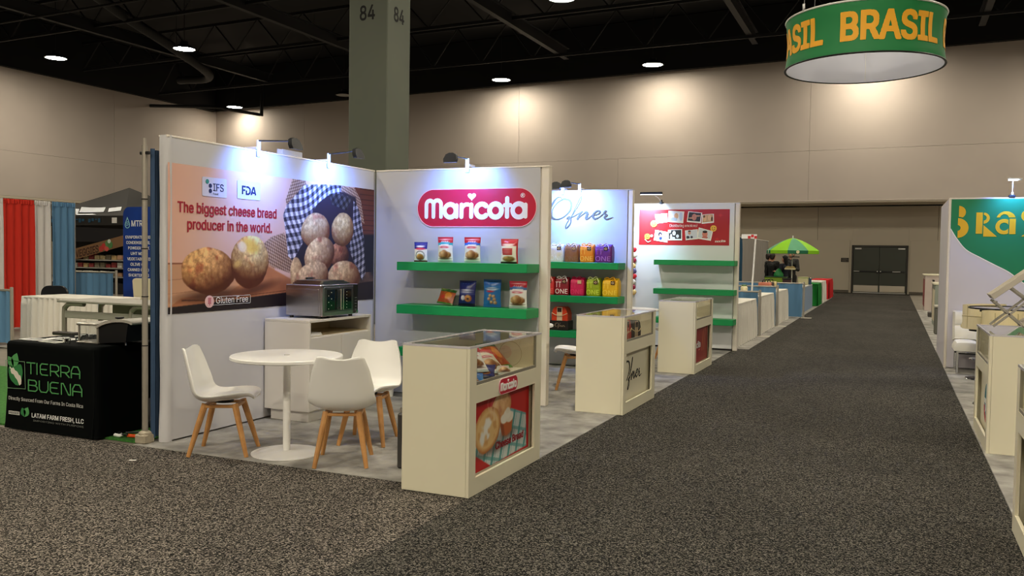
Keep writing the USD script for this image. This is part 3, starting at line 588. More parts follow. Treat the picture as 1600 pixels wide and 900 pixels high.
photos = [([(0.271, 0.521), (0.49, 0.541), (0.493, 0.386), (0.296, 0.36)], (248, 246, 244), [(0.39, 0.44, .025, .05, (226, 190, 160)), (0.40, 0.40, .06, .02, (180, 170, 160))]),
    ([(0.506, 0.583), (0.776, 0.565), (0.761, 0.369), (0.497, 0.39)], (236, 238, 248), [(0.64, 0.49, .035, .05, (232, 186, 154)), (0.60, 0.43, .06, .035, (190, 206, 226)), (0.72, 0.48, .03, .07, (206, 216, 246))]),
    ([(0.841, 0.569), (1.077, 0.543), (1.058, 0.367), (0.82, 0.389)], (52, 54, 66), [(0.945, 0.47, .04, .055, (196, 130, 120)), (0.90, 0.455, .05, .012, (200, 150, 130)), (1.0, 0.49, .05, .012, (200, 150, 130))]),
    ([(1.079, 0.514), (1.269, 0.525), (1.274, 0.377), (1.071, 0.356)], (206, 168, 130), [(1.12, 0.45, .03, .05, (232, 186, 146)), (1.20, 0.46, .028, .05, (230, 190, 156)), (1.11, 0.48, .02, .02, (110, 76, 56)), (1.24, 0.44, .015, .04, (90, 60, 50))]),
    ([(0.282, 0.259), (0.505, 0.221), (0.501, 0.038), (0.259, 0.076)], (206, 212, 236), [(0.37, 0.18, .03, .035, (40, 36, 60)), (0.375, 0.165, .018, .025, (226, 170, 160)), (0.38, 0.115, .022, .03, (48, 84, 160)), (0.40, 0.145, .07, .012, (226, 180, 170))]),
    ([(0.504, 0.259), (0.746, 0.268), (0.751, 0.08), (0.508, 0.078)], (48, 52, 54), [(0.61, 0.20, .03, .04, (230, 232, 232)), (0.56, 0.14, .02, .05, (236, 236, 236)), (0.60, 0.12, .03, .02, (220, 222, 222)), (0.67, 0.15, .025, .03, (226, 230, 230)), (0.54, 0.23, .02, .03, (220, 222, 222))]),
    ([(0.793, 0.247), (1.01, 0.269), (1.014, 0.102), (0.81, 0.082)], (222, 226, 240), [(0.87, 0.21, .024, .035, (214, 160, 140)), (0.87, 0.235, .024, .012, (60, 50, 56)), (0.845, 0.13, .03, .025, (60, 60, 76)), (0.91, 0.135, .02, .02, (64, 60, 80))]),
    ([(1.026, 0.298), (1.263, 0.236), (1.23, 0.075), (0.997, 0.111)], (214, 222, 228), [(1.13, 0.185, .045, .055, (214, 132, 116)), (1.13, 0.225, .04, .02, (40, 30, 36)), (1.13, 0.13, .05, .02, (196, 110, 100))])]
for q, (pts, bg, blobs) in enumerate(photos):
    P = Polygon(pts); zz = 0.002 + 0.0006 * q
    ph = part(bn, 'snapshot', plane_to(ex(P, zz), (0.88, -0.003, 1.745), (1, 0, 0), (0, 0, 1)), WHITEINK, False)
    In = affinity.scale(P, 0.86, 0.80, origin=P.centroid); In = affinity.translate(In, 0, 0.008)
    part(ph, 'picture', plane_to(ex(In, zz + 0.0004), (0.88, -0.003, 1.745), (1, 0, 0), (0, 0, 1)), pbr(f'snap_bg_{q}', bg, 0.5), False)
    for j, (cx, cy, rx, ry, col) in enumerate(blobs):
        sh = affinity.translate(affinity.scale(Point(0, 0).buffer(1, 8), rx, ry, origin=(0, 0)), cx, cy).intersection(In)
        if not sh.is_empty: part(ph, 'picture_shape', plane_to(ex(sh, zz + 0.0007 + 0.0002 * j), (0.88, -0.003, 1.745), (1, 0, 0), (0, 0, 1)), pbr('snap_%d_%d_%d' % col, col, 0.5), False)
FACE = pbr('smiley_yellow', (250, 200, 84), 0.5); EYE = pbr('smiley_brown', (74, 44, 24), 0.5)
for cx, cy, r in ((0.259, 0.362, 0.058), (0.148, 0.143, 0.05), (1.27, 0.282, 0.052)):
    fa = part(bn, 'smiley', plane_to(ex(Point(cx, cy).buffer(r), 0.008), (0.88, -0.003, 1.745), (1, 0, 0), (0, 0, 1)), FACE, False)
    mk = unary_union([Point(cx - r * .35, cy + r * .2).buffer(r * .14), Point(cx + r * .35, cy + r * .25).buffer(r * .14), LineString([(cx + r * .5 * math.cos(a), cy + r * .5 * math.sin(a)) for a in np.linspace(3.5, 5.9, 12)]).buffer(r * .07)])
    part(fa, 'smiley_features', plane_to(ex(mk, 0.009), (0.88, -0.003, 1.745), (1, 0, 0), (0, 0, 1)), EYE, False)
    if cx < 0.2:
        part(fa, 'hand_mark', plane_to(ex(unary_union([Point(cx + 0.075, cy + 0.012).buffer(0.025), LineString(spline([(cx - 0.04, cy - 0.05), (cx + 0.01, cy - 0.095), (cx + 0.06, cy - 0.075)], 6)).buffer(0.007)]), 0.009), (0.88, -0.003, 1.745), (1, 0, 0), (0, 0, 1)), pbr('hand_cream', (250, 214, 190), 0.5), False)
part(bn, 'lettering', plane_to(txt('Distributing emotions!', 0.042, width=0.465), (0.88 + 0.533, -0.004, 1.745 + 0.308), (1, 0, 0), (0, 0, 1)), WHITEINK, False)
part(bn, 'lettering', plane_to(txt('moclita', 0.035, bold=True, width=0.17), (0.88 + 1.30, -0.004, 1.745 + 0.05), (1, 0.0, 0.06), (-0.06, 0, 1)), WHITEINK, False)
shelf(-3.67, -2.345, 14.27, 14.589, 1.41, 1.495, 'top green shelf of the empty shelves below the red photo banner')
shelf(-3.67, -2.345, 14.27, 14.589, 0.925, 1.015, 'middle green shelf of the empty shelves below the red photo banner')
shelf(-3.67, -2.345, 14.27, 14.589, 0.44, 0.535, 'lowest green shelf of the empty shelves below the red photo banner')

# ---- arm lights
arm_lamp((-5.27, 6.27, 2.44), -90, 'black arm light above the round logo cards on the bread poster', (0.06, 0.45, 0.05))
arm_lamp((-5.27, 7.33, 2.44), -90, 'black arm light above the checked cloth on the bread poster', (0.10, 0.42, 0.08))
arm_lamp((-4.13, 8.218, 2.45), 180, 'black arm light above the red pill logo', (-0.05, 0.47, 0.06))
arm_lamp((-4.25, 11.416, 2.44), 180, 'left one of two arm lights above the grey script logo', (-0.05, 0.4, 0.05), power=110, target=(-0.1, 0, -0.3))
arm_lamp((-4.0, 11.416, 2.44), 180, 'right one of two arm lights above the grey script logo', (0.05, 0.4, 0.07), power=110, target=(-0.15, 0, -0.35))
bl = thing('bar_light', 'slim black bar light on a bent arm above the red photo banner', 'lamp', (-3.72, 14.591, 2.44), 180)
part(bl, 'lamp_bar', bx(-0.18, 0.20, 0.32, 0.37, 0.14, 0.18, 0.008), BLACK, False)
part(bl, 'arm', tube(spline([(-0.08, 0.0, 0.03), (-0.05, 0.12, 0.10), (0.0, 0.33, 0.15)], 6), 0.008, 8), ALU)
part(bl, 'clamp', [bx(-0.10, -0.05, -0.1, 0.03, 0.0, 0.035), bx(-0.095, -0.06, -0.02, 0.02, 0.03, 0.07)], BLACK, False)
part(bl, 'led_lens', bx(-0.17, 0.19, 0.325, 0.365, 0.136, 0.14, 0), emit('led_glow', (0.75, 0.86, 1.0), 18), False)
spot(bl, (0.15, 0.345, 0.12), (0.25, 0, -0.25), 150, col=(0.55, 0.72, 1.0))
cp = thing('wall_clip', 'white card clipped on top of the bread poster wall beside the first arm light', 'card', (-5.27, 6.62, 2.452))
part(cp, 'card', bx(-0.06, 0.0, 0, 0.30, 0, 0.05, 0.002), WHITE, False)
part(cp, 'fold', bx(-0.065, -0.055, 0.0, 0.30, 0.0, 0.055, 0.001), WHITE, False)

# ================================================================== DISPLAY COUNTERS
def counter(loc, rz, label, paint=None, logo=None, W=1.21, D=0.49, H=0.962):
    """front face at x=0 looking along +x, width along +y"""
    t = thing('display_counter', label, 'counter', loc, rz)
    for y0, y1 in ((0, 0.02), (W - 0.02, W)):
        part(t, 'side_panel', bx(-D, -0.022, y0, y1, 0, H - 0.016, 0.002), CREAM, False)
    fr = sbox(0, 0, W, H - 0.016).difference(sbox(0.098, 0.705, W - 0.098, H)).difference(sbox(0.098, 0.11, W - 0.118, 0.59))
    part(t, 'front_frame', plane_to(ex(fr, 0.02), (-0.02, 0, 0), (0, 1, 0), (0, 0, 1)), CREAM, False)
    part(t, 'back_panel', bx(-D + 0.02, -D + 0.036, 0.02, W - 0.02, 0.0, H - 0.02, 0), CREAM, False)
    part(t, 'inset_panel', bx(-0.07, -0.05, 0.06, W - 0.06, 0.06, 0.64, 0), CREAM, False)
    part(t, 'display_deck', bx(-D + 0.036, -0.02, 0.02, W - 0.02, 0.665, 0.685, 0), CREAM, False)
    wf = sbox(0.098, 0.705, W - 0.098, H - 0.016).difference(sbox(0.106, 0.725, W - 0.112, H))
    part(t, 'window_trim', plane_to(ex(wf, 0.016), (-0.018, 0, 0), (0, 1, 0), (0, 0, 1)), pbr('window_trim_grey', (150, 146, 132), 0.4, 0.4), False)
    part(t, 'glass_front', pane((-0.012, 0.107, 0.726), (0, W - 0.22, 0), (0, 0, H - 0.74)), GLASS, False)
    part(t, 'glass_top', pane((-D + 0.012, 0.012, H - 0.006), (D - 0.024, 0, 0), (0, W - 0.024, 0)), GLASS, False)
    rim = sbox(-D, 0, 0, W).difference(sbox(-D + 0.012, 0.012, -0.012, W - 0.012))
    part(t, 'top_rim', mv(ex(rim, 0.014), 0, 0, H - 0.0155), pbr('clear_edge', (206, 202, 208), 0.15, 0.0), False)
    if paint: paint(t)
    return t
def paint_bread(t):
    W, H = 1.21 - 0.216, 0.48
    c = Canvas(W, H, 220, (190, 22, 26)); c.put(np.clip((c.X + c.Y) * 0.4, 0, 0.4), (206, 40, 36))
    c.put(c.poly([(-0.014, 0.17), (0.071, 0.253), (0.664, 0.343), (0.94, 0.265), (0.96, 0.02), (0.337, 0.0)], 0.003), (202, 212, 210))
    cl = c.poly([(-0.014, 0.17), (0.071, 0.253), (0.664, 0.343), (0.94, 0.265), (0.96, 0.02), (0.337, 0.0)])
    u, v = c.X * 0.94 - c.Y * 0.35, c.X * 0.25 + c.Y * 0.97
    for k in range(8):
        c.put(cl * (np.abs(u - 0.06 - 0.13 * k) < 0.018) * 0.75, (52, 140, 140)); c.put(cl * (np.abs(u - 0.10 - 0.13 * k) < 0.005) * 0.6, (90, 160, 160))
    for k in range(5): c.put(cl * (np.abs(v - 0.13 - 0.12 * k) < 0.012) * 0.55, (60, 146, 146))
    c.put(c.ell(0.31, 0.11, 0.2, 0.03, 0, 0.05) * 0.6, (90, 60, 50)); c.put(c.ell(0.60, 0.17, 0.12, 0.03, 0, 0.04) * 0.6, (90, 60, 50))
    c.bread(0.50, 0.37, 0.17, 0.115, 0.2, (196, 130, 76), (255, 226, 176), 31, -0.2, 0.3, 0.2)
    c.put(c.poly([(0.476, 0.27), (0.70, 0.28), (0.68, 0.18), (0.60, 0.158), (0.52, 0.175)], 0.006), (196, 104, 52)); c.put(c.poly([(0.476, 0.27), (0.53, 0.27), (0.56, 0.17), (0.52, 0.175)], 0.008) * 0.6, (120, 54, 26))
    for q, (a, b, r) in enumerate(((0.55, 0.285, 0.05), (0.64, 0.285, 0.055), (0.60, 0.31, 0.05), (0.61, 0.335, 0.03))): c.put(c.ell(a, b, r * 1.25, r * 0.7, 0, 0.01), (246 - 6 * (q % 2), 240 - 8 * (q % 2), 224 - 10 * (q % 2)))
    c.bread(0.28, 0.255, 0.205, 0.15, 0.15, (190, 116, 58), (246, 200, 130), 32, -0.2, 0.3, 0.25)
    c.put(c.ell(0.28, 0.255, 0.185, 0.13, 0.15, 0.03), (238, 200, 136)); hol = c.ell(0.28, 0.255, 0.15, 0.10, 0.15, 0.02) * (c.fbm(18, 40) > 0.52)
    c.put(gaussian_filter(hol, 1.0) * 0.6, (214, 150, 84)); cw = gaussian_filter((c.fbm(12, 47) + 0.55 * c.ell(0.27, 0.235, 0.10, 0.08, 0.4, 0.08) > 0.83) * 1.0, 1.5); c.put(cw, (250, 247, 238))
    for k in range(3): c.put(c.poly([tuple(q) for q in np.vstack([np.stack([0.30 + 0.05 * k + 0.03 * np.sin(np.linspace(0, 6, 14) + k), np.linspace(0.30, 0.46, 14)], 1), np.stack([0.315 + 0.05 * k + 0.03 * np.sin(np.linspace(6, 0, 14) + k), np.linspace(0.46, 0.30, 14)], 1)])], 0.006) * 0.35, (250, 236, 230))
    g = c.build(t, 'graphic', (-0.048, 0.098, 0.11), (0, 1, 0), (0, 0, 1), 'printed picture of filled cheese bread on a checked cloth')
    part(g, 'lettering', plane_to(txt('Cheese Bread', 0.05, bold=True, width=0.485), (-0.046, 0.098 + 0.405, 0.11 + 0.095), (0, 1, 0), (0, 0, 1)), pbr('maroon_ink', (150, 18, 34), 0.5), False)
    pill_logo(t, (0.001, 0.435, 0.594), (0, 1, 0), (0, 0, 1), 0.262, False, 0.86)
def paint_script(t):
    part(t, 'lettering', plane_to(ex(affinity.scale(script_logo(0.78, 1.35), 0.96, 0.92, origin=(0, 0)), 0.003), (-0.0495, 0.055, 0.185), (0, 1, 0), (0, 0, 1)), INKB, False)
def paint_red(t):
    c = Canvas(0.994, 0.48, 150, (150, 28, 30)); c.put(np.clip(c.X - 0.4, 0, 0.4), (120, 46, 22))
    for k, a in enumerate((0.60, 0.67, 0.74, 0.80)): c.put(c.poly([(a, 0.14), (a + 0.03, 0.13), (a + 0.07, 0.40 + 0.02 * k), (a + 0.05, 0.41 + 0.02 * k)], 0.004) * 0.8, (206 - 14 * k, 120 - 10 * k, 66))
    g = c.build(t, 'graphic', (-0.048, 0.098, 0.11), (0, 1, 0), (0, 0, 1), 'dark red print with white lettering and an orange shape')
    part(g, 'lettering', plane_to(txt('moclita', 0.085, bold=True, width=0.46), (-0.046, 0.14, 0.31), (0, 1, 0), (0, 0, 1)), WHITEINK, False)
    part(g, 'lettering', plane_to(ex(sbox(0, 0, 0.11, 0.016), 0.002), (-0.046, 0.46, 0.27), (0, 1, 0), (0, 0, 1)), pbr('pink_ink', (220, 130, 120), 0.5), False)
k1 = counter((-2.415, 4.872, 0.002), 0, 'white display counter with cheese bread picture and snack packs under glass', paint_bread)
k2 = counter((-2.355, 8.09, 0.004), 0, 'white display counter with a black script logo and red boxes under glass', paint_script)
k3 = counter((-2.355, 11.385, 0.004), 0, 'white display counter with a dark red panel and empty glass case', paint_red)
def paint_teal(t):
    o = part(t, 'emblem', plane_to(ex(affinity.scale(Point(0, 0).buffer(0.16, 16), 1.15, 1.0), 0.003), (-0.0495, 0.62, 0.33), (0, 1, 0), (0, 0, 1)), pbr('emblem_teal', (44, 128, 140), 0.5), False)
    part(o, 'emblem_band', plane_to(ex(unary_union([sbox(-0.16, -0.02, 0.16, 0.02), Polygon([(-0.1, -0.1), (0.02, 0.1), (0.1, -0.09), (0.04, -0.06), (0.01, 0.03), (-0.04, -0.08)])]), 0.002), (-0.0462, 0.62, 0.33), (0, 1, 0), (0, 0, 1)), WHITEINK, False)
    part(o, 'emblem_arc', plane_to(ex(LineString([(0.17 * math.cos(a), 0.15 * math.sin(a)) for a in np.linspace(3.5, 5.9, 16)]).buffer(0.02), 0.003), (-0.0462, 0.62, 0.32), (0, 1, 0), (0, 0, 1)), pbr('emblem_red', (180, 40, 50), 0.5), False)
    part(o, 'lettering', plane_to(ex(unary_union([sbox(-0.06, -0.26, 0.10, -0.235), sbox(0.0, 0.19, 0.03, 0.235)]), 0.002), (-0.0495, 0.62, 0.33), (0, 1, 0), (0, 0, 1)), pbr('emblem_teal', (44, 128, 140), 0.5), False)
def paint_dark(t):
    g = part(t, 'graphic', bx(-0.0495, -0.047, 0.098, 1.21 - 0.118, 0.11, 0.59, 0), pbr('dark_print', (42, 46, 48), 0.4), False)
    part(g, 'lettering', plane_to(ex(unary_union([LineString([(0, 0.34), (0.05, 0.16), (0.10, 0.34)]).buffer(0.014), LineString([(0.11, 0.34), (0.16, 0.16), (0.21, 0.34)]).buffer(0.014), sbox(0.0, 0.04, 0.55, 0.08)]), 0.002), (-0.0465, 0.14, 0.12), (0, 1, 0), (0, 0, 1)), YELLOW, False)
counter((0.728, 9.10, 0.004), 180, 'white display counter with a teal round emblem on the right of the aisle', paint_teal)
counter((0.672, 5.70, 0.004), 180, 'white display counter with a dark panel and yellow mark cut by the right edge', paint_dark)

# ================================================================== FURNITURE
def chair_mesh():
    prof = spline([(0.25, 0.418), (0.222, 0.440), (0.10, 0.424), (-0.04, 0.400), (-0.135, 0.412), (-0.19, 0.47), (-0.217, 0.57), (-0.245, 0.69), (-0.275, 0.805)], 5)
    hw = np.interp(np.linspace(0, 1, len(prof)), np.linspace(0, 1, 9), [0.085, 0.165, 0.222, 0.238, 0.238, 0.236, 0.226, 0.200, 0.158])
    us = np.linspace(-1, 1, 17); V = []; n = len(prof)
    tang = np.gradient(prof, axis=0); tang /= np.linalg.norm(tang, axis=1, keepdims=True)
    for i, (p, w) in enumerate(zip(prof, hw)):
        nrm = np.array([-tang[i][1], tang[i][0]]); nrm = -nrm if (nrm[1] < 0 and i < n * 0.5) or (nrm[0] < 0 and i >= n * 0.5) else nrm
        k = i / (n - 1); curl = 0.06 * (0.45 + 0.65 * min(1, k * 2)) * (1 - 0.35 * max(0, k - 0.7) / 0.3)
        for u in us:
            q = p + nrm * curl * abs(u) ** 2.6
            if i == n - 1: q = q + tang[i] * (-0.018 + 0.03 * abs(u) ** 2 - 0.03 * abs(u) ** 8)
            V.append((u * w, q[0], q[1]))
    return sheet(np.array(V), grid_faces(n, len(us)), 0.013)
def make_chair(label, loc, rz, group):
    t = thing('side_chair', label, 'chair', loc, rz, group)
    part(t, 'seat_shell', chair_mesh(), WPLAST, 60)
    pad = lathe([(0, 0), (0.15, 0.0), (0.185, 0.012), (0.17, 0.024), (0.0, 0.028)], 28); pad.apply_scale((1.0, 0.92, 1)); pad = rot(pad, 4, (1, 0, 0))
    part(t, 'seat_pad', mv(pad, 0, 0.04, 0.418), pbr('white_leatherette', (238, 237, 232), 0.4), 50)
    for sx in (-1, 1):
        for sy in (-1, 1):
            a, b = np.array((sx * 0.115, 0.02 + sy * 0.11, 0.388)), np.array((sx * 0.185, 0.02 + sy * 0.215, 0.0))
            part(t, 'leg', tube([a, a * 0.5 + b * 0.5, b], [0.025, 0.022, 0.0155], 10), WOOD)
    for sy in (-1, 1): part(t, 'apron', stick((-0.118, 0.02 + sy * 0.112, 0.37), (0.118, 0.02 + sy * 0.112, 0.37), 0.02, 0.04), WOOD)
    for sx in (-1, 1): part(t, 'apron', stick((sx * 0.118, -0.092, 0.37), (sx * 0.118, 0.132, 0.37), 0.02, 0.04), WOOD)
    part(t, 'mount_plate', trimesh.creation.cylinder(0.07, 0.012, 20, transform=trimesh.transformations.translation_matrix((0, 0.02, 0.392))), BLACK)
    return t
def heading(dx, dy): return math.degrees(math.atan2(-dx, dy))
CH = 'white shell chairs at the round table'
ch0 = make_chair('white shell chair with wooden legs on the left of the round table', (-4.675, 5.165, 0.003), heading(0.85, 0.42), CH)
dup(ch0, (-3.66, 5.31, 0.003), heading(-0.47, 0.88), 'white shell chair with its back to the viewer, right of the round table')
dup(ch0, (-3.90, 6.02, 0.003), heading(0.29, -0.96), 'white shell chair behind the round table facing the viewer')
dup(ch0, (-3.60, 8.62, 0.003), heading(-0.3, 0.9), 'white shell chair seen from behind, partly hidden by the pill logo wall', 'white shell chairs at the second table')
dup(ch0, (-3.32, 9.50, 0.003), heading(-0.92, -0.3), 'white shell chair behind the counter with the script logo', 'white shell chairs at the second table')
dup(ch0, (-2.98, 12.95, 0.003), heading(-0.9, 0.2), 'white shell chair just showing behind the counter with the dark red panel', 'white shell chairs at the third table')
def round_table(loc, label, R=0.42, rb=0.265):
    t = thing('round_table', label, 'table', loc)
    part(t, 'tabletop', lathe([(0, 0.722), (R - 0.012, 0.722), (R, 0.728), (R, 0.746), (R - 0.006, 0.752), (0, 0.752)], 64), WPLAST, 40)
    part(t, 'hole_cap', trimesh.creation.cylinder(0.022, 0.004, 20, transform=trimesh.transformations.translation_matrix((0, 0, 0.7535))), pbr('cap_grey', (206, 202, 194), 0.4))
    part(t, 'column', lathe([(0, 0.012), (0.028, 0.012), (0.028, 0.70), (0.09, 0.715), (0.09, 0.722), (0, 0.722)], 28), WPLAST, 40)
    part(t, 'base_plate', lathe([(0, 0), (rb, 0), (rb, 0.006), (rb - 0.02, 0.011), (0.05, 0.016), (0.03, 0.024), (0, 0.024)], 56), WPLAST, 40)
    return t
round_table((-4.215, 5.36, 0.003), 'round white pedestal table with a disc base in the near booth')
round_table((-3.93, 9.12, 0.003), 'round white table half hidden behind the pill logo wall')
round_table((-3.62, 12.75, 0.003), 'round white table behind the script logo counter, under the photo banner')

# sideboard
cb = thing('sideboard', 'white sideboard with an open niche and two doors under the bread poster', 'cabinet', (-5.255, 6.36, 0.003))
D_, L_ = 0.50, 1.0
part(cb, 'carcass', [bx(0, D_, 0, 0.022, 0.1, 0.902, 0.002), bx(0, D_, L_ - 0.022, L_, 0.1, 0.902, 0.002), bx(0, 0.02, 0.022, L_ - 0.022, 0.1, 0.9, 0), bx(0.0, D_ - 0.02, 0.022, L_ - 0.022, 0.10, 0.125, 0), bx(0.0, D_ - 0.022, 0.022, L_ - 0.022, 0.755, 0.775, 0)], CABW, False)
part(cb, 'top', bx(0, D_, 0, L_, 0.903, 0.926, 0.002), CABW, False)
for a, b in ((0.006, 0.497), (0.503, L_ - 0.006)): part(cb, 'door', bx(D_ - 0.02, D_ - 0.001, a, b, 0.105, 0.765, 0.002), CABW, False)
part(cb, 'niche_lining', [bx(0.021, 0.024, 0.023, L_ - 0.023, 0.776, 0.902, 0), bx(0.024, D_ - 0.03, 0.023, L_ - 0.023, 0.7752, 0.7765, 0)], pbr('niche_board', (206, 188, 150), 0.5), False)
part(cb, 'plinth', bx(0.04, D_ - 0.04, 0.04, L_ - 0.04, 0, 0.1, 0.002), CABW, False)
pk = thing('paper_stack', 'small stack of white cards in the open niche of the sideboard', 'paper', (-4.93, 6.40, 0.7800))
for k in range(3): part(pk, 'card', rot(bx(0, 0.14, 0, 0.2, k * 0.008, k * 0.008 + 0.007, 0.001), k * 3), WHITEINK, False)
# oven
ov = thing('countertop_oven', 'stainless countertop oven with french glass doors on the sideboard', 'oven', (-5.18, 6.56, 0.9295))
part(ov, 'body', bx(0, 0.40, 0, 0.57, 0.022, 0.312, 0.008), STEEL, False)
part(ov, 'side_panel', bx(0.03, 0.375, -0.003, 0.001, 0.05, 0.27, 0.002), STEEL, False)
part(ov, 'front_frame', [bx(0.40, 0.418, 0, 0.57, 0.022, 0.06, 0.003), bx(0.40, 0.418, 0, 0.57, 0.285, 0.312, 0.003), bx(0.40, 0.418, 0, 0.03, 0.05, 0.3, 0.003)], STEEL, False)
part(ov, 'control_panel', bx(0.40, 0.42, 0.49, 0.57, 0.03, 0.305, 0.003), BLACK, False)
DK = pbr('oven_glass_dark', (18, 26, 24), 0.08)
for k, (a, b) in enumerate(((0.032, 0.258), (0.262, 0.488))):
    dr = part(ov, 'door', bx(0.402, 0.42, a, b, 0.058, 0.288, 0.003), pbr('oven_door_grey', (120, 122, 124), 0.25, 0.9), False)
    part(dr, 'door_glass', bx(0.419, 0.4215, a + 0.03, b - 0.03, 0.075, 0.268, 0.001), DK, False)
    hy = b - 0.016 if k == 0 else a + 0.016
    part(dr, 'handle', [bar((0.452, hy, 0.075), (0.452, hy, 0.272), 0.007, 10), bar((0.42, hy, 0.09), (0.452, hy, 0.09), 0.005, 8), bar((0.42, hy, 0.257), (0.452, hy, 0.257), 0.005, 8)], CHROME)
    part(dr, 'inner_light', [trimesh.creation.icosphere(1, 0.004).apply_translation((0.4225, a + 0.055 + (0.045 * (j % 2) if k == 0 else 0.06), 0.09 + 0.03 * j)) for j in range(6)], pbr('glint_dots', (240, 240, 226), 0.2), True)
for j in range(5): part(ov, 'button', bx(0.42, 0.423, 0.515, 0.545, 0.06 + 0.028 * j, 0.07 + 0.028 * j, 0.001), pbr('button_grey', (90, 92, 94), 0.4), False)
part(ov, 'control_knob', trimesh.creation.cylinder(0.014, 0.02, 18, transform=trimesh.transformations.translation_matrix((0.43, 0.53, 0.045)) @ trimesh.transformations.rotation_matrix(math.pi / 2, (0, 1, 0))), CHROME)
for x, y in ((0.04, 0.04), (0.36, 0.04), (0.04, 0.53), (0.36, 0.53), (0.37, 0.16)): part(ov, 'foot', lathe([(0, 0), (0.018, 0), (0.02, 0.022), (0, 0.022)], 14).apply_translation((x, y, 0)), BLACK)
tr = thing('baking_tray', 'stack of steel baking trays and rack on top of the countertop oven', 'tray', (-5.14, 6.60, 1.243))
for k in range(3):
    rim = rrect(0.0 + 0.02 * k, 0.0, 0.33 + 0.01 * k, 0.48 - 0.06 * k, 0.02)
    part(tr, 'tray', [mv(ex(rim, 0.003), 0, 0, 0.012 * k), mv(ex(rim.difference(rim.buffer(-0.006)), 0.012), 0, 0, 0.012 * k)], STEEL, False)
hd = thing('oven_glove', 'flat black pan handle lying on the baking trays', 'handle', (-4.98, 6.66, 1.287))
part(hd, 'grip', rot(bx(-0.012, 0.012, -0.08, 0.06, 0, 0.02, 0.008), 15), BLACK, 40); part(hd, 'end_loop', rot(tube([(0.016 * math.cos(a), 0.075 + 0.016 * math.sin(a), 0.01) for a in np.linspace(0, 2 * math.pi, 14, endpoint=False)], 0.005, 6, True), 15), BLACK)
# bin
bn_ = thing('waste_bin', 'small white plastic waste bin by the back wall behind the chair', 'bin', (-4.97, 7.98, 0.003))
part(bn_, 'bucket', lathe([(0, 0), (0.085, 0), (0.112, 0.285), (0.108, 0.285), (0.082, 0.005), (0, 0.005)], 36), WPLAST, 40)
part(bn_, 'rim', lathe([(0.111, 0.262), (0.124, 0.265), (0.126, 0.288), (0.120, 0.292), (0.109, 0.29)], 36), WPLAST, 40)
part(bn_, 'liner_bag', lathe([(0.106, 0.20), (0.108, 0.29), (0.118, 0.298), (0.128, 0.285), (0.127, 0.25), (0.126, 0.25), (0.126, 0.284), (0.117, 0.296), (0.107, 0.288), (0.104, 0.20)], 30), pbr('liner_white', (226, 228, 236), 0.3, transmission_weight=0.2), 40)
sc = thing('storage_case', 'slim dark grey case standing behind the cheese bread counter', 'case', (-3.12, 5.36, 0.003))
part(sc, 'shell', bx(-0.095, 0.16, -0.04, 0.04, 0.0, 0.40, 0.012), pbr('case_grey', (62, 60, 58), 0.5), False)
part(sc, 'handle', tube(spline([(-0.08, 0, 0.40), (-0.08, 0, 0.435), (-0.03, 0, 0.445), (0.02, 0, 0.435), (0.02, 0, 0.40)], 5), 0.008, 8), ALU)

# ================================================================== PRODUCTS
def pouch(name, label, cat, loc, rz, w, h, d, paint, tilt=0.0, group=None, roll=0.0, parent_z=0):
    """pillow bag standing on its lower seal; the front looks along -y"""
    t = thing(name, label, cat, loc, rz, group); nu, nv = 22, 34
    U, Vv = np.meshgrid(np.linspace(-1, 1, nu), np.linspace(0, 1, nv))
    th = d * (1 - np.abs(U) ** 2.4) * np.clip(np.sin(np.pi * np.clip((Vv - 0.05) / 0.87, 0, 1)), 0, 1) ** 0.55
    crk = 0.006 * (meshkit.noise(np.stack([U * 3, Vv * 5, U * 0 + w * 50], -1)) - 0.5); sq = 1 - 0.07 * np.sin(np.pi * Vv) * 1.0
    X = U * w / 2 * sq; Z = Vv * h
    c = Canvas(w, h, 60, (240, 240, 240)); paint(c)
    ix = np.clip(((U + 1) / 2 * (c.nx - 1)).round().astype(int), 0, c.nx - 1); iz = np.clip((Vv * (c.ny - 1)).round().astype(int), 0, c.ny - 1)
    colr = c.a[iz, ix]
    F = np.stack([X, -(th / 2 + crk * (th > 0.004)) - 0.0012, Z], -1).reshape(-1, 3); Bk = np.stack([X, th / 2 + 0.0012, Z], -1).reshape(-1, 3)
    f = grid_faces(nv, nu)[:, ::-1]; k = len(F)
    def tf(v):
        v = v.copy(); a = math.radians(tilt); y, z = v[:, 1] * math.cos(a) - v[:, 2] * math.sin(a), v[:, 1] * math.sin(a) + v[:, 2] * math.cos(a); v[:, 1], v[:, 2] = y, z
        a = math.radians(roll); x, z = v[:, 0] * math.cos(a) + v[:, 2] * math.sin(a), -v[:, 0] * math.sin(a) + v[:, 2] * math.cos(a); v[:, 0], v[:, 2] = x, z
        return v
    V = tf(np.vstack([F, Bk])); V[:, 2] -= V[:, 2].min()
    idx = np.arange(k).reshape(nv, nu); ring = np.concatenate([idx[0, :-1], idx[:-1, -1], idx[-1, :0:-1], idx[:0:-1, 0]]); side = []
    for a, b in zip(ring, np.roll(ring, -1)): side += [(b, a, a + k), (b, a + k, b + k)]
    split = int(nv * 0.9) * nu
    allf = np.vstack([f, f[:, ::-1] + k, side]); top = (allf % k).min(1) >= split
    cc = np.vstack([colr.reshape(-1, 3), colr.reshape(-1, 3)])
    M = print_mat('printed_film', 0.28)
    tinted(t, 'bag_body', V, allf[~top], cc, None, M, True); tinted(t, 'top_seal', V, allf[top], cc, None, M, True)
    return t
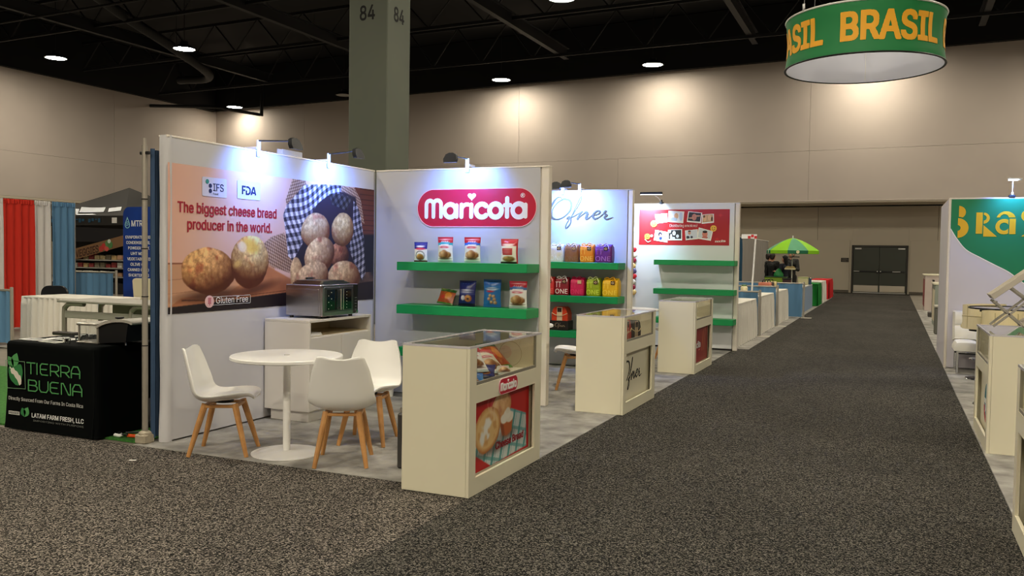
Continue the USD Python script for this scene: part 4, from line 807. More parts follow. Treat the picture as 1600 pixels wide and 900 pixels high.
def p_bread(top, band, low=(246, 244, 238), brown=(196, 140, 84)):
    def f(c):
        W, H = c.W, c.H; c.a[:] = low
        c.put((c.Y > H * 0.74) * 1.0, top); c.put((np.abs(c.Y - H * (0.71 + 0.05 * np.sin(c.X / W * 3))) < H * 0.05) * 1.0, band)
        c.put(c.ell(W * .5, H * .60, W * .30, H * .045), (206, 40, 56)); c.put(c.ell(W * .5, H * .60, W * .22, H * .018), (250, 240, 240))
        for a in (0.32, 0.44, 0.56, 0.68): c.put(c.ell(W * a, H * .83, W * .04, H * .02), (250, 240, 240))
        c.put(c.ell(W * .5, H * .91, W * .3, H * .012), (240, 210, 214))
        for q, (a, b, r) in enumerate(((.28, .30, .2), (.72, .30, .2), (.5, .33, .26))): c.bread(W * a, H * b, W * r, H * r * .62, 0, (124, 74, 36), (236, 196, 140), 50 + q)
        c.put(c.ell(W * .5, H * .15, W * .36, H * .035), (92, 60, 40)); c.put((c.Y < H * .07) * 1.0, (190, 206, 200))
    return f
def p_navy(c):
    W, H = c.W, c.H; c.a[:] = (24, 34, 104)
    c.put(c.ell(W * .5, H * .62, W * .36, H * .022), (230, 232, 244)); c.put(c.ell(W * .48, H * .54, W * .34, H * .022), (230, 232, 244)); c.put(c.ell(W * .5, H * .47, W * .36, H * .01), (160, 170, 214))
    for a in (.25, .42, .60, .78): c.put(c.ell(W * a, H * .88, W * .045, H * .02), (70, 84, 150))
    c.bread(W * .62, H * .30, W * .22, H * .14, 0, (170, 106, 40), (246, 204, 120), 61); c.put(c.ell(W * .62, H * .28, W * .08, H * .04), (60, 40, 60)); c.bread(W * .30, H * .32, W * .14, H * .10, 0, (190, 180, 190), (246, 244, 246), 62); c.put((c.Y < H * .10) * 1.0, (18, 22, 44))
def p_blue(c):
    W, H = c.W, c.H; c.a[:] = (44, 118, 190)
    c.put((c.Y > H * .78) * 1.0, (40, 100, 176)); c.put(c.ell(W * .5, H * .66, W * .38, H * .05), (224, 232, 240)); c.put(c.ell(W * .42, H * .57, W * .24, H * .035), (206, 44, 52)); c.put(c.ell(W * .5, H * .66, W * .3, H * .02), (60, 110, 180))
    for q, (a, b) in enumerate(((.42, .42), (.62, .40), (.35, .30), (.66, .28), (.48, .18), (.70, .16))): c.bread(W * a, H * b, W * .10, H * .06, 0, (150, 100, 60), (236, 196, 146), 70 + q)
def p_small(c):
    W, H = c.W, c.H; c.a[:] = (244, 242, 244); c.put((c.Y > H * .66) * 1.0, (34, 44, 150)); c.put(c.ell(W * .5, H * .78, W * .34, H * .04), (240, 236, 246)); c.put(c.ell(W * .5, H * .66, W * .40, H * .06), (222, 60, 90))
    c.put(c.ell(W * .5, H * .32, W * .36, H * .24), (250, 250, 250)); c.put(c.ell(W * .5, H * .32, W * .36, H * .24) - c.ell(W * .5, H * .32, W * .32, H * .20), (60, 60, 70)); c.bread(W * .5, H * .26, W * .27, H * .15, 0, (130, 84, 34), (226, 176, 96), 80); c.put((c.Y < H * .08) * 1.0, (90, 56, 36))
def p_redtop(c):
    W, H = c.W, c.H; c.a[:] = (242, 238, 226); c.put((c.Y > H * .72) * 1.0, (206, 66, 72)); c.put(c.ell(W * .46, H * .76, W * .36, H * .045), (246, 226, 226)); c.put(c.poly([(W * .12, H * .36), (W * .72, H * .36), (W * .72, H * .62), (W * .10, H * .64)]), (176, 30, 36))
    for b in (.57, .50, .43): c.put(c.ell(W * .42, H * b, W * .24, H * .012), (236, 190, 180))
    c.bread(W * .5, H * .19, W * .36, H * .11, 0, (116, 76, 30), (222, 184, 110), 90); c.put((c.Y < H * .07) * 1.0, (40, 24, 18)); c.put((c.X > W * .9) * 1.0, (190, 40, 46))
def p_orange(c):
    W, H = c.W, c.H; c.a[:] = (168, 74, 30); c.put((c.Y > H * .80) * 1.0, (46, 92, 44)); c.put(c.ell(W * .62, H * .55, W * .22, H * .22), (224, 140, 52)); c.put(c.ell(W * .30, H * .45, W * .16, H * .14), (196, 60, 36)); c.put((c.Y < H * .12) * 1.0, (70, 130, 56)); c.put(np.clip(c.fbm(30, 4) - .5, 0, 1) * 2, (236, 196, 120))
SZ = 1.4535
SB = 'bread packs on the top shelf'
pouch('snack_pouch', 'small blue topped snack pouch, leftmost on the top shelf under the pill logo', 'snack bag', (-4.595, 8.06, SZ), 4, 0.155, 0.21, 0.05, p_small, group=SB)
pouch('snack_pouch', 'red and aqua bread bag, second from left on the top shelf under the pill logo', 'snack bag', (-4.30, 8.06, SZ), -2, 0.185, 0.265, 0.07, p_bread((196, 40, 56), (60, 176, 196)), group=SB)
pouch('snack_pouch', 'red and royal blue bread bag, third from left on the top shelf', 'snack bag', (-3.985, 8.06, SZ), 3, 0.185, 0.265, 0.07, p_bread((190, 38, 52), (52, 110, 206)), group=SB)
pouch('snack_pouch', 'cream bread bag with dark red block, rightmost on the top shelf', 'snack bag', (-3.565, 8.06, SZ), 2, 0.19, 0.25, 0.08, p_redtop, group=SB)
SZ = 1.0035; SB = 'bread packs on the middle shelf'
pouch('snack_pouch', 'small leaning orange and green pouch, leftmost on the middle shelf', 'snack bag', (-4.305, 8.06, SZ), -6, 0.20, 0.17, 0.045, p_orange, tilt=-24, roll=6, group=SB)
pouch('snack_pouch', 'dark navy snack bag on the middle shelf beside the orange pouch', 'snack bag', (-4.045, 8.06, SZ), -3, 0.20, 0.265, 0.06, p_navy, tilt=-6, group=SB)
pouch('snack_pouch', 'bright blue snack bag on the middle shelf, second from right', 'snack bag', (-3.755, 8.07, SZ), 5, 0.195, 0.285, 0.06, p_blue, group=SB)
pouch('snack_pouch', 'red topped bread bag, rightmost on the middle shelf', 'snack bag', (-3.45, 8.03, SZ), -2, 0.20, 0.275, 0.075, p_bread((176, 30, 44), (70, 110, 160)), group=SB)
# packs lying in the first counter
def lying(label, x, y, z, w, h, d, paint, rz, tilt): return pouch('snack_pouch', label, 'snack bag', (x, y, z), rz, w, h, d, paint, tilt, 'packs under the glass of the first counter')
lying('red and white bread pack lying at the near end under the counter glass', -2.60, 5.34, 0.735, 0.20, 0.24, 0.05, p_bread((196, 60, 66), (230, 230, 230)), 50, -52)
lying('navy pack lying in front under the counter glass', -2.56, 5.34, 0.692, 0.19, 0.26, 0.045, p_navy, 24, -76)
lying('bright blue pack lying lowest at the near end under the counter glass', -2.52, 5.11, 0.688, 0.18, 0.20, 0.04, p_blue, 30, -78)
lying('cream bread pack lying in the middle under the counter glass', -2.57, 5.60, 0.700, 0.20, 0.27, 0.05, p_bread((210, 60, 60), (240, 232, 214), (240, 232, 210)), 60, -58)
lying('orange and green pack lying highest in the middle under the counter glass', -2.62, 5.86, 0.70, 0.20, 0.27, 0.05, p_orange, 74, -50)
lying('crumpled clear and green pack in front under the counter glass', -2.50, 5.61, 0.688, 0.11, 0.12, 0.05, p_bread((206, 216, 196), (190, 206, 180), (222, 220, 200), (180, 170, 130)), 40, -66)
stk = thing('round_sticker', 'round clear sticker inside the far end of the cheese bread counter', 'sticker', (-2.70, 6.060, 0.80))
part(stk, 'disc', plane_to(ex(Point(0, 0).buffer(0.05, 20), 0.002), (0, 0, 0), (1, 0, 0), (0, 0, 1)), pbr('sticker_pink', (232, 208, 184), 0.3), False)
part(stk, 'ring', plane_to(ex(Point(0, 0).buffer(0.095, 24).difference(Point(0, 0).buffer(0.091, 24)), 0.003), (0.04, 0, -0.01), (1, 0, 0), (0, 0, 1)), pbr('sticker_ring', (196, 184, 150), 0.3), False)

# gift bags with ribbon
_lt = {}
def gift_bag(label, x, y, z, body, ink, ribbon, w=0.20, h=0.245, tagc=(60, 30, 22), letters=True, rz=0, group=None):
    t = thing('gift_bag', label, 'gift bag', (x, y, z), rz, group); d = 0.16
    B = pbr('bag_%d_%d_%d' % body, body, 0.4); I = pbr('bagink_%d_%d_%d' % ink, ink, 0.4); R = pbr('bagribbon_%d_%d_%d' % ribbon, ribbon, 0.3)
    lv = []
    for z_, kx, ky in ((0, 0.94, 0.94), (0.02, 1, 1), (h * .55, 1.02, 1.0), (h * .85, 0.98, 0.92), (h * .93, 0.90, 0.55), (h, 0.97, 0.12)):
        p = np.array(rrect(-w / 2, -d / 2, w / 2, d / 2, 0.03).exterior.coords)[:-1]; lv.append(np.column_stack([p[:, 0] * kx, p[:, 1] * ky, np.full(len(p), z_)]))
    n = len(lv[0]); V = np.vstack(lv + [[[0, 0, 0]], [[0, 0, h]]]); f = []
    for i in range(len(lv) - 1):
        for j in range(n): a, b = i * n + j, i * n + (j + 1) % n; f += [(a, a + n, b + n), (a, b + n, b)]
    for j in range(n): f += [(len(V) - 2, j, (j + 1) % n), (len(V) - 1, (len(lv) - 1) * n + (j + 1) % n, (len(lv) - 1) * n + j)]
    m = trimesh.Trimesh(V, f, process=False); m.fix_normals(); part(t, 'bag_body', m, B, 50)
    rb = [tube(spline([(0.012, -d * 0.34, h * .90), (0.05, -d * 0.40, h * 0.97), (0.075, -d * 0.52, h * 0.88), (0.08, -d * 0.56, h * 0.76)], 5), 0.006, 6), tube(spline([(0.0, -d * 0.3, h * .90), (-0.045, -d * 0.3, h * 1.04), (-0.075, -d * 0.34, h * 0.98), (-0.03, -d * 0.34, h * 0.92), (0.03, -d * 0.34, h * 1.06), (0.06, -d * .34, h * 1.0)], 5), 0.006, 6)]
    part(t, 'ribbon', rb, R)
    part(t, 'label_tag', bx(0.012, 0.068, -d / 2 - 0.012, -d / 2 - 0.009, h * .66, h * .86, 0.001), pbr('tag_%d_%d_%d' % tagc, tagc, 0.5), False)
    part(t, 'tag_swirl', plane_to(ex(LineString(spline([(-0.018, -0.006), (0.0, 0.012), (0.016, 0.0), (0.004, -0.012), (-0.01, -0.002)], 5)).buffer(0.003), 0.001), (0.040, -d / 2 - 0.0125, h * .76), (1, 0, 0), (0, 0, 1)), pbr('tag_cream', (222, 196, 150), 0.5), False)
    if letters:
        for s, hh, zz, ww in (('ONE', 0.062, 0.022, w * 0.9), ('TT', 0.075, h * .44, w * 0.42)):
            if s not in _lt: _lt[s] = txt(s, 1.0, 0.02, bold=False, center=True)
            m = _lt[s].copy(); m.apply_scale((ww / m.extents[0], hh, 0.1)); m = mv(m, 0 if s == 'ONE' else -w * 0.24, 0, 0)
            part(t, 'lettering', plane_to(m, (0, -d / 2 - 0.001, zz), (1, 0, 0), (0, 0, 1)), I, False)
    return t
SZ = 1.4535; G1 = 'gift bags on the top shelf'
gift_bag('dark red gift bag peeking past the wall edge on the top shelf', -4.60, 11.24, SZ, (150, 30, 48), (206, 120, 130), (230, 90, 110), group=G1)
gift_bag('white gift bag with a white bow on the top shelf', -4.235, 11.24, SZ, (226, 222, 212), (238, 236, 230), (246, 246, 246), group=G1)
gift_bag('brown gift bag on the top shelf', -4.02, 11.24, SZ, (142, 92, 58), (150, 102, 68), (222, 190, 150), tagc=(150, 104, 66), group=G1)
gift_bag('orange gift bag on the top shelf', -3.80, 11.24, SZ, (232, 134, 20), (250, 196, 84), (250, 160, 60), group=G1)
gift_bag('purple gift bag on the top shelf', -3.565, 11.24, SZ, (104, 34, 128), (176, 110, 196), (214, 190, 230), w=0.235, group=G1)
SZ = 0.9995; G1 = 'gift bags on the middle shelf'
gift_bag('coral red gift bag, leftmost on the middle shelf by the wall edge', -4.365, 11.24, SZ, (206, 52, 52), (240, 120, 110), (240, 180, 170), group=G1)
gift_bag('dark red gift bag with big white letters on the middle shelf', -4.15, 11.24, SZ, (134, 20, 36), (244, 240, 240), (240, 236, 236), group=G1)
gift_bag('magenta gift bag on the middle shelf', -3.93, 11.24, SZ, (206, 20, 84), (222, 60, 112), (170, 20, 60), tagc=(220, 180, 140), group=G1)
gift_bag('lime green gift bag on the middle shelf', -3.70, 11.24, SZ, (150, 170, 14), (210, 226, 80), (222, 230, 160), group=G1)
gift_bag('yellow gift bag on the middle shelf', -3.46, 11.24, SZ, (232, 182, 10), (250, 216, 80), (240, 170, 20), w=0.225, group=G1)
def gift_box(label, x, y, z, w, d, h, body, strap, rz=0, dome=True, parent_group=None, pt=None):
    t = thing('gift_box', label, 'box', (x, y, z), rz, parent_group); B = pbr('box_%d_%d_%d' % body, body, 0.4)
    pr = [(-w / 2, 0), (w / 2, 0), (w / 2, h * .5), (w * .40, h * .86), (w * .28, h), (-w * .28, h), (-w * .40, h * .86), (-w / 2, h * .5)] if dome else [(-w / 2, 0), (w / 2, 0), (w / 2, h), (-w / 2, h)]
    part(t, 'box_body', plane_to(ex(Polygon(pr).buffer(-0.004).buffer(0.004, 3), d), (0, d / 2, 0), (1, 0, 0), (0, 0, 1)), B, 20)
    if dome:
        part(t, 'front_band', bx(-w * .17, w * .17, -d / 2 - 0.003, -d / 2, 0, h * .97, 0.001), pbr('band_cream', (232, 210, 176), 0.5), False)
        part(t, 'label_tag', bx(-w * .13, w * .13, -d / 2 - 0.005, -d / 2 - 0.003, h * .62, h * .92, 0.001), pbr('tag_60_30_22', (60, 30, 22), 0.5), False)
        part(t, 'cord', tube(spline([(-w * .5, -d / 2, h * .55), (-w * .2, -d / 2 - 0.012, h * .40), (w * .2, -d / 2 - 0.012, h * .40), (w * .5, -d / 2, h * .55)], 6), 0.005, 6), pbr('cord_cream', (226, 206, 160), 0.5))
    else:
        part(t, 'lid_line', bx(-w / 2 - 0.002, w / 2 + 0.002, -d / 2 - 0.003, d / 2, h * .72, h * .78, 0.001), pbr('lidline_%d' % body[0], tuple(int(q * .7) for q in body), 0.5), False)
        part(t, 'label_tag', bx(-w * .3, w * .3, -d / 2 - 0.003, -d / 2, h * .15, h * .62, 0.001), pbr('dark_label', (34, 26, 22), 0.5), False)
        part(t, 'lettering', plane_to(ex(affinity.scale(script_logo(0.17), 1, 1, origin=(0, 0)), 0.001), (-w * .3, -d / 2 - 0.0035, h * .2), (1, 0, 0), (0, 0, 1)), pbr('label_cream', (200, 180, 150), 0.5), False)
    return t
gift_box('flat brown box, left on the lowest shelf behind the round table', -4.43, 11.24, 0.5165, 0.26, 0.2, 0.12, (120, 56, 30), None, dome=False)
gift_box('black lettered box under the orange box on the lowest shelf', -4.17, 11.24, 0.5165, 0.26, 0.2, 0.13, (36, 28, 26), None, dome=False)
gift_box('orange red domed gift box on top of the black box', -4.17, 11.24, 0.648, 0.23, 0.17, 0.19, (224, 66, 24), None)
gift_box('dark red gift box just showing above the script logo counter', -3.62, 11.24, 0.5165, 0.24, 0.18, 0.24, (176, 40, 30), None)
gift_box('coral domed gift box at the near end inside the script logo counter', -2.52, 8.37, 0.69, 0.22, 0.16, 0.19, (226, 76, 56), None, rz=78)
gift_box('red domed gift box in the middle inside the script logo counter', -2.56, 8.64, 0.69, 0.22, 0.16, 0.20, (214, 58, 44), None, rz=84)
gift_box('black domed gift box at the far end inside the script logo counter', -2.54, 8.90, 0.69, 0.22, 0.17, 0.18, (44, 42, 40), None, rz=80)
# hanging strip of small packs
hs = thing('hanging_strip', 'clip strip of small red and white packs hanging beside the script logo wall', 'snack strip', (-4.14, 14.585, 0.0))
part(hs, 'strip', bx(-0.012, 0.012, -0.006, -0.003, 0.90, 1.72, 0.001), WHITEINK, False)
for k in range(9):
    m = trimesh.creation.icosphere(2, 1.0); m.apply_scale((0.065, 0.02, 0.05)); m = rot(m, 14 * math.sin(k * 2.1), (0, 1, 0))
    col = ((200, 30, 44), (236, 226, 210), (150, 40, 60), (226, 190, 120), (80, 70, 110))[k % 5]
    part(hs, 'snack_pack', mv(m, 0.03 + 0.012 * math.sin(k * 1.7), -0.03, 1.66 - k * 0.092), pbr('stripred_%d' % k, col, 0.35), True)

# ================================================================== RIGHT SIDE
WHITE5 = pbr('right_wall_white', (214, 210, 218), 0.45)
w5 = thing('booth_wall', 'green and white booth wall with big yellow lettering right of the aisle', 'wall', (0.715, 13.985, 0))
part(w5, 'panel', bx(0.03, 3.2, 0, 0.09, 0.01, 2.44, 0.004), WHITE5, False)
part(w5, 'return_panel', bx(0.0, 0.09, 0.092, 2.31, 0.01, 2.44, 0.004), WHITE5, False)
part(w5, 'corner_post', bx(-0.004, 0.03, -0.004, 0.092, 0.0, 2.445, 0.006), pbr('wall_rail_cream', (236, 228, 214), 0.4), False)
part(w5, 'top_rail', [bx(0.0, 3.2, -0.003, 0.093, 2.436, 2.452, 0.004), bx(0.0, 0.093, 0.093, 2.31, 2.436, 2.452, 0.004)], pbr('wall_rail_cream', (236, 228, 214), 0.4), False)
wv = spline([(0.03, 2.005), (0.11, 1.87), (0.235, 1.71), (0.42, 1.60), (0.60, 1.50), (0.78, 1.40), (0.98, 1.24), (1.3, 1.05), (1.8, 0.9), (2.5, 0.85), (3.18, 0.95)], 8)
gp = part(w5, 'graphic', plane_to(ex(Polygon(list(wv) + [(3.18, 2.43), (0.03, 2.43)]), 0.002), (0, 0.0, 0), (1, 0, 0), (0, 0, 1)), pbr('banner_green', (16, 132, 84), 0.45), False, 'green printed field with a curved lower edge')
part(gp, 'edge_line', plane_to(ex(LineString(wv).buffer(0.006), 0.003), (0, 0, 0), (1, 0, 0), (0, 0, 1)), WHITEINK, False)
YEL = pbr('banner_yellow', (236, 182, 30), 0.45)
def ring(cx, cy, r, r2): return Point(cx, cy).buffer(r, 24).difference(Point(cx, cy).buffer(r2, 24))
def half(cx, cy, r, side): return Point(cx, cy).buffer(r, 24).intersection(sbox(cx, cy - r, cx + r, cy + r) if side > 0 else sbox(cx - r, cy - r, cx, cy + r))
cut = lambda p: p.buffer(-0.004)
B1 = half(0.125, 2.245, 0.095, 1).union(sbox(0.125, 2.15, 0.14, 2.34)).difference(Point(0.125, 2.02).buffer(0.155, 24))
B2 = half(0.115, 2.02, 0.145, 1).difference(Point(0.115, 2.02).buffer(0.036, 16))
R1 = sbox(0.345, 1.935, 0.435, 2.245); R2 = half(0.44, 2.16, 0.083, 1).union(sbox(0.44, 2.077, 0.455, 2.243)).difference(half(0.44, 2.165, 0.036, 1)); R3 = Polygon([(0.44, 2.07), (0.44, 1.895), (0.625, 1.895)])
A1 = Point(0.72, 2.135).buffer(0.125, 24).intersection(sbox(0.5, 2.165, 0.845, 2.3)).difference(Point(0.70, 2.16).buffer(0.05, 16)); A2 = ring(0.70, 2.04, 0.112, 0.052).intersection(sbox(0.5, 1.9, 0.755, 2.16)); A3 = sbox(0.76, 1.93, 0.845, 2.155)
S1 = half(0.99, 2.19, 0.09, -1).union(half(1.0, 2.2, 0.05, 1)); S2 = Polygon([(0.90, 1.90), (1.08, 1.90), (1.08, 2.04)]); I1 = sbox(1.16, 1.92, 1.25, 2.24); I2 = Point(1.205, 2.31).buffer(0.05); L1 = sbox(1.33, 1.92, 1.42, 2.34); L2 = sbox(1.42, 1.92, 1.56, 2.0)
for P_ in (B1, B2, R1, R2, R3, A1, A2, A3, S1, S2, I1, I2, L1, L2): part(w5, 'letter_piece', plane_to(ex(cut(P_), 0.005), (0, 0, 0), (1, 0, 0), (0, 0, 1)), YEL, False)
pl = thing('arm_light', 'white stemmed arm light standing on top of the green and white wall', 'lamp', (2.215, 13.985, 2.452), 0)
part(pl, 'clamp', bx(-0.04, 0.04, -0.02, 0.10, 0.0, 0.03), BLACK, False)
part(pl, 'stem', [bar((0, 0.0, 0.03), (0, -0.03, 0.24), 0.007, 10), bx(-0.014, 0.014, -0.02, 0.02, 0.03, 0.07)], pbr('lamp_clamp_white', (225, 225, 228), 0.35))
part(pl, 'lamp_head', rot(bx(-0.085, 0.085, -0.17, 0.0, 0.24, 0.256, 0.007), 4, (0, 1, 0)), pbr('lamp_clamp_white', (225, 225, 228), 0.35), False)
part(pl, 'led_lens', bx(-0.06, 0.06, -0.15, -0.03, 0.229, 0.233, 0), emit('led_glow', (0.75, 0.86, 1.0), 18), False)
spot(pl, (0, -0.22, 0.20), (0, -0.01, -0.25), 45)
# fix: the lamp stands where the photo shows it
pl.GetAttribute('xformOp:translate').Set(Gf.Vec3d(1.50, 13.985, 2.452))

def tuft_pad(w, d, h, nx, ny):
    """button tufted cushion, w x d, centred"""
    n, m = 12 * nx + 1, 12 * ny + 1; X, Y = np.meshgrid(np.linspace(-w / 2, w / 2, n), np.linspace(-d / 2, d / 2, m))
    u, v = (X / w + .5) * nx, (Y / d + .5) * ny
    q = np.abs(np.sin(np.pi * u)) ** .35 * np.abs(np.sin(np.pi * v)) ** .35
    Z = h * (0.72 + 0.28 * q); e = np.minimum(np.minimum(X + w / 2, w / 2 - X), np.minimum(Y + d / 2, d / 2 - Y)); Z *= np.clip(e / 0.02, 0, 1) ** 0.4 * 0.5 + 0.5
    V = np.stack([X, Y, Z], -1).reshape(-1, 3); Vb = V.copy(); Vb[:, 2] = 0; k = len(V); f = grid_faces(m, n)[:, ::-1]
    idx = np.arange(k).reshape(m, n); r = np.concatenate([idx[0, :-1], idx[:-1, -1], idx[-1, :0:-1], idx[:0:-1, 0]]); s = []
    for a, b in zip(r, np.roll(r, -1)): s += [(b, a, a + k), (b, a + k, b + k)]
    t = trimesh.Trimesh(np.vstack([V, Vb]), np.vstack([f, f[:, ::-1] + k, s]), process=False); t.fix_normals(); return t
LEA = pbr('white_leather', (240, 237, 226), 0.4); LEAC = pbr('cream_leather', (236, 222, 176), 0.4)
def lounge(name, label, loc, rz, L, mt, cells, cat):
    t = thing(name, label, cat, loc, rz)
    part(t, 'seat_cushion', mv(tuft_pad(L, 0.56, 0.13, cells, 3), 0, 0.0, 0.31), mt, 40)
    bk = tuft_pad(L, 0.42, 0.12, cells, 2); bk = rot(bk, 82, (1, 0, 0)); part(t, 'back_cushion', mv(bk, 0, 0.32, 0.62), mt, 40)
    part(t, 'rail', [bx(-L / 2, L / 2, -0.27, -0.24, 0.285, 0.31), bx(-L / 2, L / 2, 0.24, 0.27, 0.285, 0.31), bx(-L / 2, -L / 2 + 0.03, -0.27, 0.27, 0.285, 0.31), bx(L / 2 - 0.03, L / 2, -0.27, 0.27, 0.285, 0.31)], CHROME, False)
    part(t, 'under_web', bx(-L / 2 + 0.03, L / 2 - 0.03, -0.24, 0.24, 0.265, 0.30), BLACK, False)
    for sx in (-1, 1):
        for sy in (-1, 1): part(t, 'leg', bx(sx * (L / 2 - 0.04) - 0.015, sx * (L / 2 - 0.04) + 0.015, sy * 0.24 - 0.015, sy * 0.24 + 0.015, 0, 0.287), CHROME, False)
    return t
lounge('lounge_bench', 'long white tufted bench against the green and white wall', (1.58, 13.60, 0.004), 0, 1.55, LEA, 5, 'bench')
def tub(label, loc, rz):
    t = thing('bar_stool', label, 'stool', loc, rz, 'cream bar stools at the glass table'); Z = 0.66
    pts = [(0.215 * math.cos(a), 0.20 * math.sin(a)) for a in np.linspace(-0.30, math.pi + 0.30, 22)]
    n = ex(LineString(pts).buffer(0.042, 6), 0.32); v = n.vertices.copy()
    v[:, 2] += np.where(v[:, 2] > 0.2, 0.02 * np.clip(v[:, 1] / 0.2, -1, 1), 0); n.vertices = v; part(t, 'back_shell', mv(n, 0, 0, Z), LEAC, 40)
    part(t, 'seat_cushion', mv(tuft_pad(0.36, 0.38, 0.10, 2, 2), 0, -0.04, Z), LEAC, 40)
    part(t, 'back_seam', tube([(p[0] * 1.2, p[1] * 1.215, Z + 0.17) for p in pts], 0.006, 6), pbr('seam_cream', (196, 182, 136), 0.5))
    for k in (3, 8, 13, 18): part(t, 'back_seam', bar((pts[k][0] * 1.195, pts[k][1] * 1.21, Z + 0.02), (pts[k][0] * 1.195, pts[k][1] * 1.21, Z + 0.31), 0.006, 6), pbr('seam_cream', (196, 182, 136), 0.5))
    part(t, 'under_frame', trimesh.creation.cylinder(0.17, 0.03, 28, transform=trimesh.transformations.translation_matrix((0, 0, Z - 0.015))), BLACK)
    part(t, 'column', bar((0, 0, 0.02), (0, 0, Z - 0.03), 0.028, 14), CHROME); part(t, 'base', lathe([(0, 0), (0.21, 0), (0.20, 0.012), (0.04, 0.022), (0, 0.022)], 32), CHROME)
    part(t, 'footrest', tube([(0.15 * math.cos(a), 0.15 * math.sin(a), 0.26) for a in np.linspace(0, 2 * math.pi, 24, endpoint=False)], 0.010, 8, True), CHROME)
    return t
tub('cream bar stool turned with its seat to the viewer, left of the glass table', (1.11, 12.88, 0.004), 205)
tub('cream bar stool with its back to the viewer, in front of the glass table', (1.20, 11.22, 0.004), 172)
gt = thing('glass_table', 'high round glass table with a dark rim behind the brochure rack', 'table', (1.36, 12.05, 0.004))
part(gt, 'tabletop', lathe([(0, 0.972), (0.49, 0.972), (0.49, 0.98), (0, 0.98)], 48), GLASS, False)
part(gt, 'edge_band', lathe([(0.488, 0.966), (0.497, 0.968), (0.497, 0.984), (0.488, 0.986)], 48), BLACK, 40)
for q in (0, 90): part(gt, 'support_arm', rot(bx(-0.40, 0.40, -0.018, 0.018, 0.935, 0.96), q + 20), pbr('table_arm', (52, 50, 48), 0.4, 0.5), False)
part(gt, 'column', bar((0, 0, 0.02), (0, 0, 0.95), 0.045, 20), pbr('green_grey_metal', (92, 104, 88), 0.35, 0.6)); part(gt, 'base', lathe([(0, 0), (0.28, 0), (0.27, 0.014), (0.05, 0.026), (0, 0.026)], 40), CHROME)
pn = thing('pen', 'dark pen resting on the white bench seat', 'pen', (1.22, 13.40, 0.452))
part(pn, 'barrel', bar((0, 0, 0.006), (0.10, 0.06, 0.03), 0.008, 8), BLACK); part(pn, 'clip', bar((0.07, 0.042, 0.032), (0.10, 0.06, 0.040), 0.003, 6), CHROME)
fp = thing('floor_plate', 'small pale box on the floor between the bench and the counter', 'box', (0.92, 10.35, 0.004), 10)
part(fp, 'body', bx(-0.05, 0.07, -0.06, 0.06, 0, 0.03, 0.004), pbr('plate_grey', (170, 168, 160), 0.4), False); part(fp, 'cord', tube(spline([(-0.05, 0, 0.02), (-0.10, 0.02, 0.04), (-0.04, 0.08, 0.05), (0.06, 0.08, 0.045)], 6), 0.006, 6), BLACK)
# zigzag brochure rack on the counter
br = thing('brochure_rack', 'folding aluminium zigzag brochure rack on the right hand counter', 'rack', (0.80, 8.45, 0.9725), 0)
def rung(a, b):
    for y in (0.0, 0.28): part(br, 'cross_bar', stick((a[0], y, a[1]), (b[0], y, b[1]), 0.020, 0.012), ALU, False)
def rtray(a, b):
    L = math.hypot(b[0] - a[0], b[1] - a[1]); an = -math.degrees(math.atan2(b[1] - a[1], b[0] - a[0]))
    m = [bx(0, L, -0.012, 0.292, 0, 0.006, 0.002), bx(0, L, -0.014, -0.008, -0.002, 0.045, 0.002), bx(0, L, 0.288, 0.294, -0.002, 0.045, 0.002), bx(-0.004, 0.006, -0.012, 0.292, 0, 0.05, 0.002)]
    part(br, 'tray', [mv(rot(q, an, (0, 1, 0)), a[0], 0, a[1]) for q in m], pbr('rack_tray', (206, 200, 188), 0.35, 0.4), False)
rtray((0.0, 0.255), (0.44, 0.61)); rtray((0.24, 0.02), (0.56, 0.25))
rung((0.0, 0.02), (0.40, 0.385)); rung((0.0, 0.24), (0.24, 0.02)); rung((0.13, 0.355), (0.46, 0.09)); rung((0.22, 0.02), (0.62, 0.385))
part(br, 'hinge_pin', [bar((x, -0.02, z), (x, 0.30, z), 0.006, 8) for x, z in ((0.02, 0.235), (0.125, 0.13), (0.30, 0.22), (0.24, 0.03))], CHROME)
# counters farther down on the right
def far_counter(loc, label, top, front, w=0.5, l=1.0, h=0.95, foot=None):
    t = thing('booth_counter', label, 'counter', loc)
    part(t, 'top', bx(-0.02, w, -0.02, l + 0.02, h - 0.04, h, 0.006), top, False)
    part(t, 'body', bx(0.02, w - 0.02, 0, l, 0, h - 0.04, 0.004), front, False)
    if foot: part(t, 'front_print', bx(0.012, 0.02, 0.06, l - 0.06, 0.12, h - 0.16, 0.002), foot, False)
    return t
far_counter((0.90, 29.6, 0.0), 'pale counter with a dark front print, farthest on the right of the aisle', CREAM, pbr('pale_print', (206, 190, 180), 0.5), 0.9, 1.6, 1.12, pbr('red_print', (150, 70, 70), 0.5))
bb = thing('banner_stand', 'black upright banner beside the far right counter', 'banner', (1.02, 26.2, 0.0))
part(bb, 'banner', bx(0, 0.03, 0, 0.7, 0.12, 1.02, 0.004), BLACK, False); part(bb, 'base', bx(-0.1, 0.14, 0.05, 0.65, 0, 0.12, 0.01), pbr('banner_base', (70, 66, 62), 0.5), False)
far_counter((0.90, 22.6, 0.0), 'white topped counter with a grey green front on the right of the aisle', CREAM, pbr('sage_front', (150, 158, 146), 0.5), 0.7, 1.3, 1.02, pbr('cream_front', (226, 214, 184), 0.5))
lb = thing('litter_bin', 'tall grey litter bin standing before the far right counters', 'bin', (0.83, 20.2, 0.0))
part(lb, 'body', bx(0, 0.30, 0, 0.34, 0.0, 0.56, 0.02), pbr('bin_grey', (104, 104, 94), 0.5), False); part(lb, 'lid', bx(-0.01, 0.31, -0.01, 0.35, 0.56, 0.61, 0.015), pbr('bin_lid', (190, 186, 172), 0.4), False)

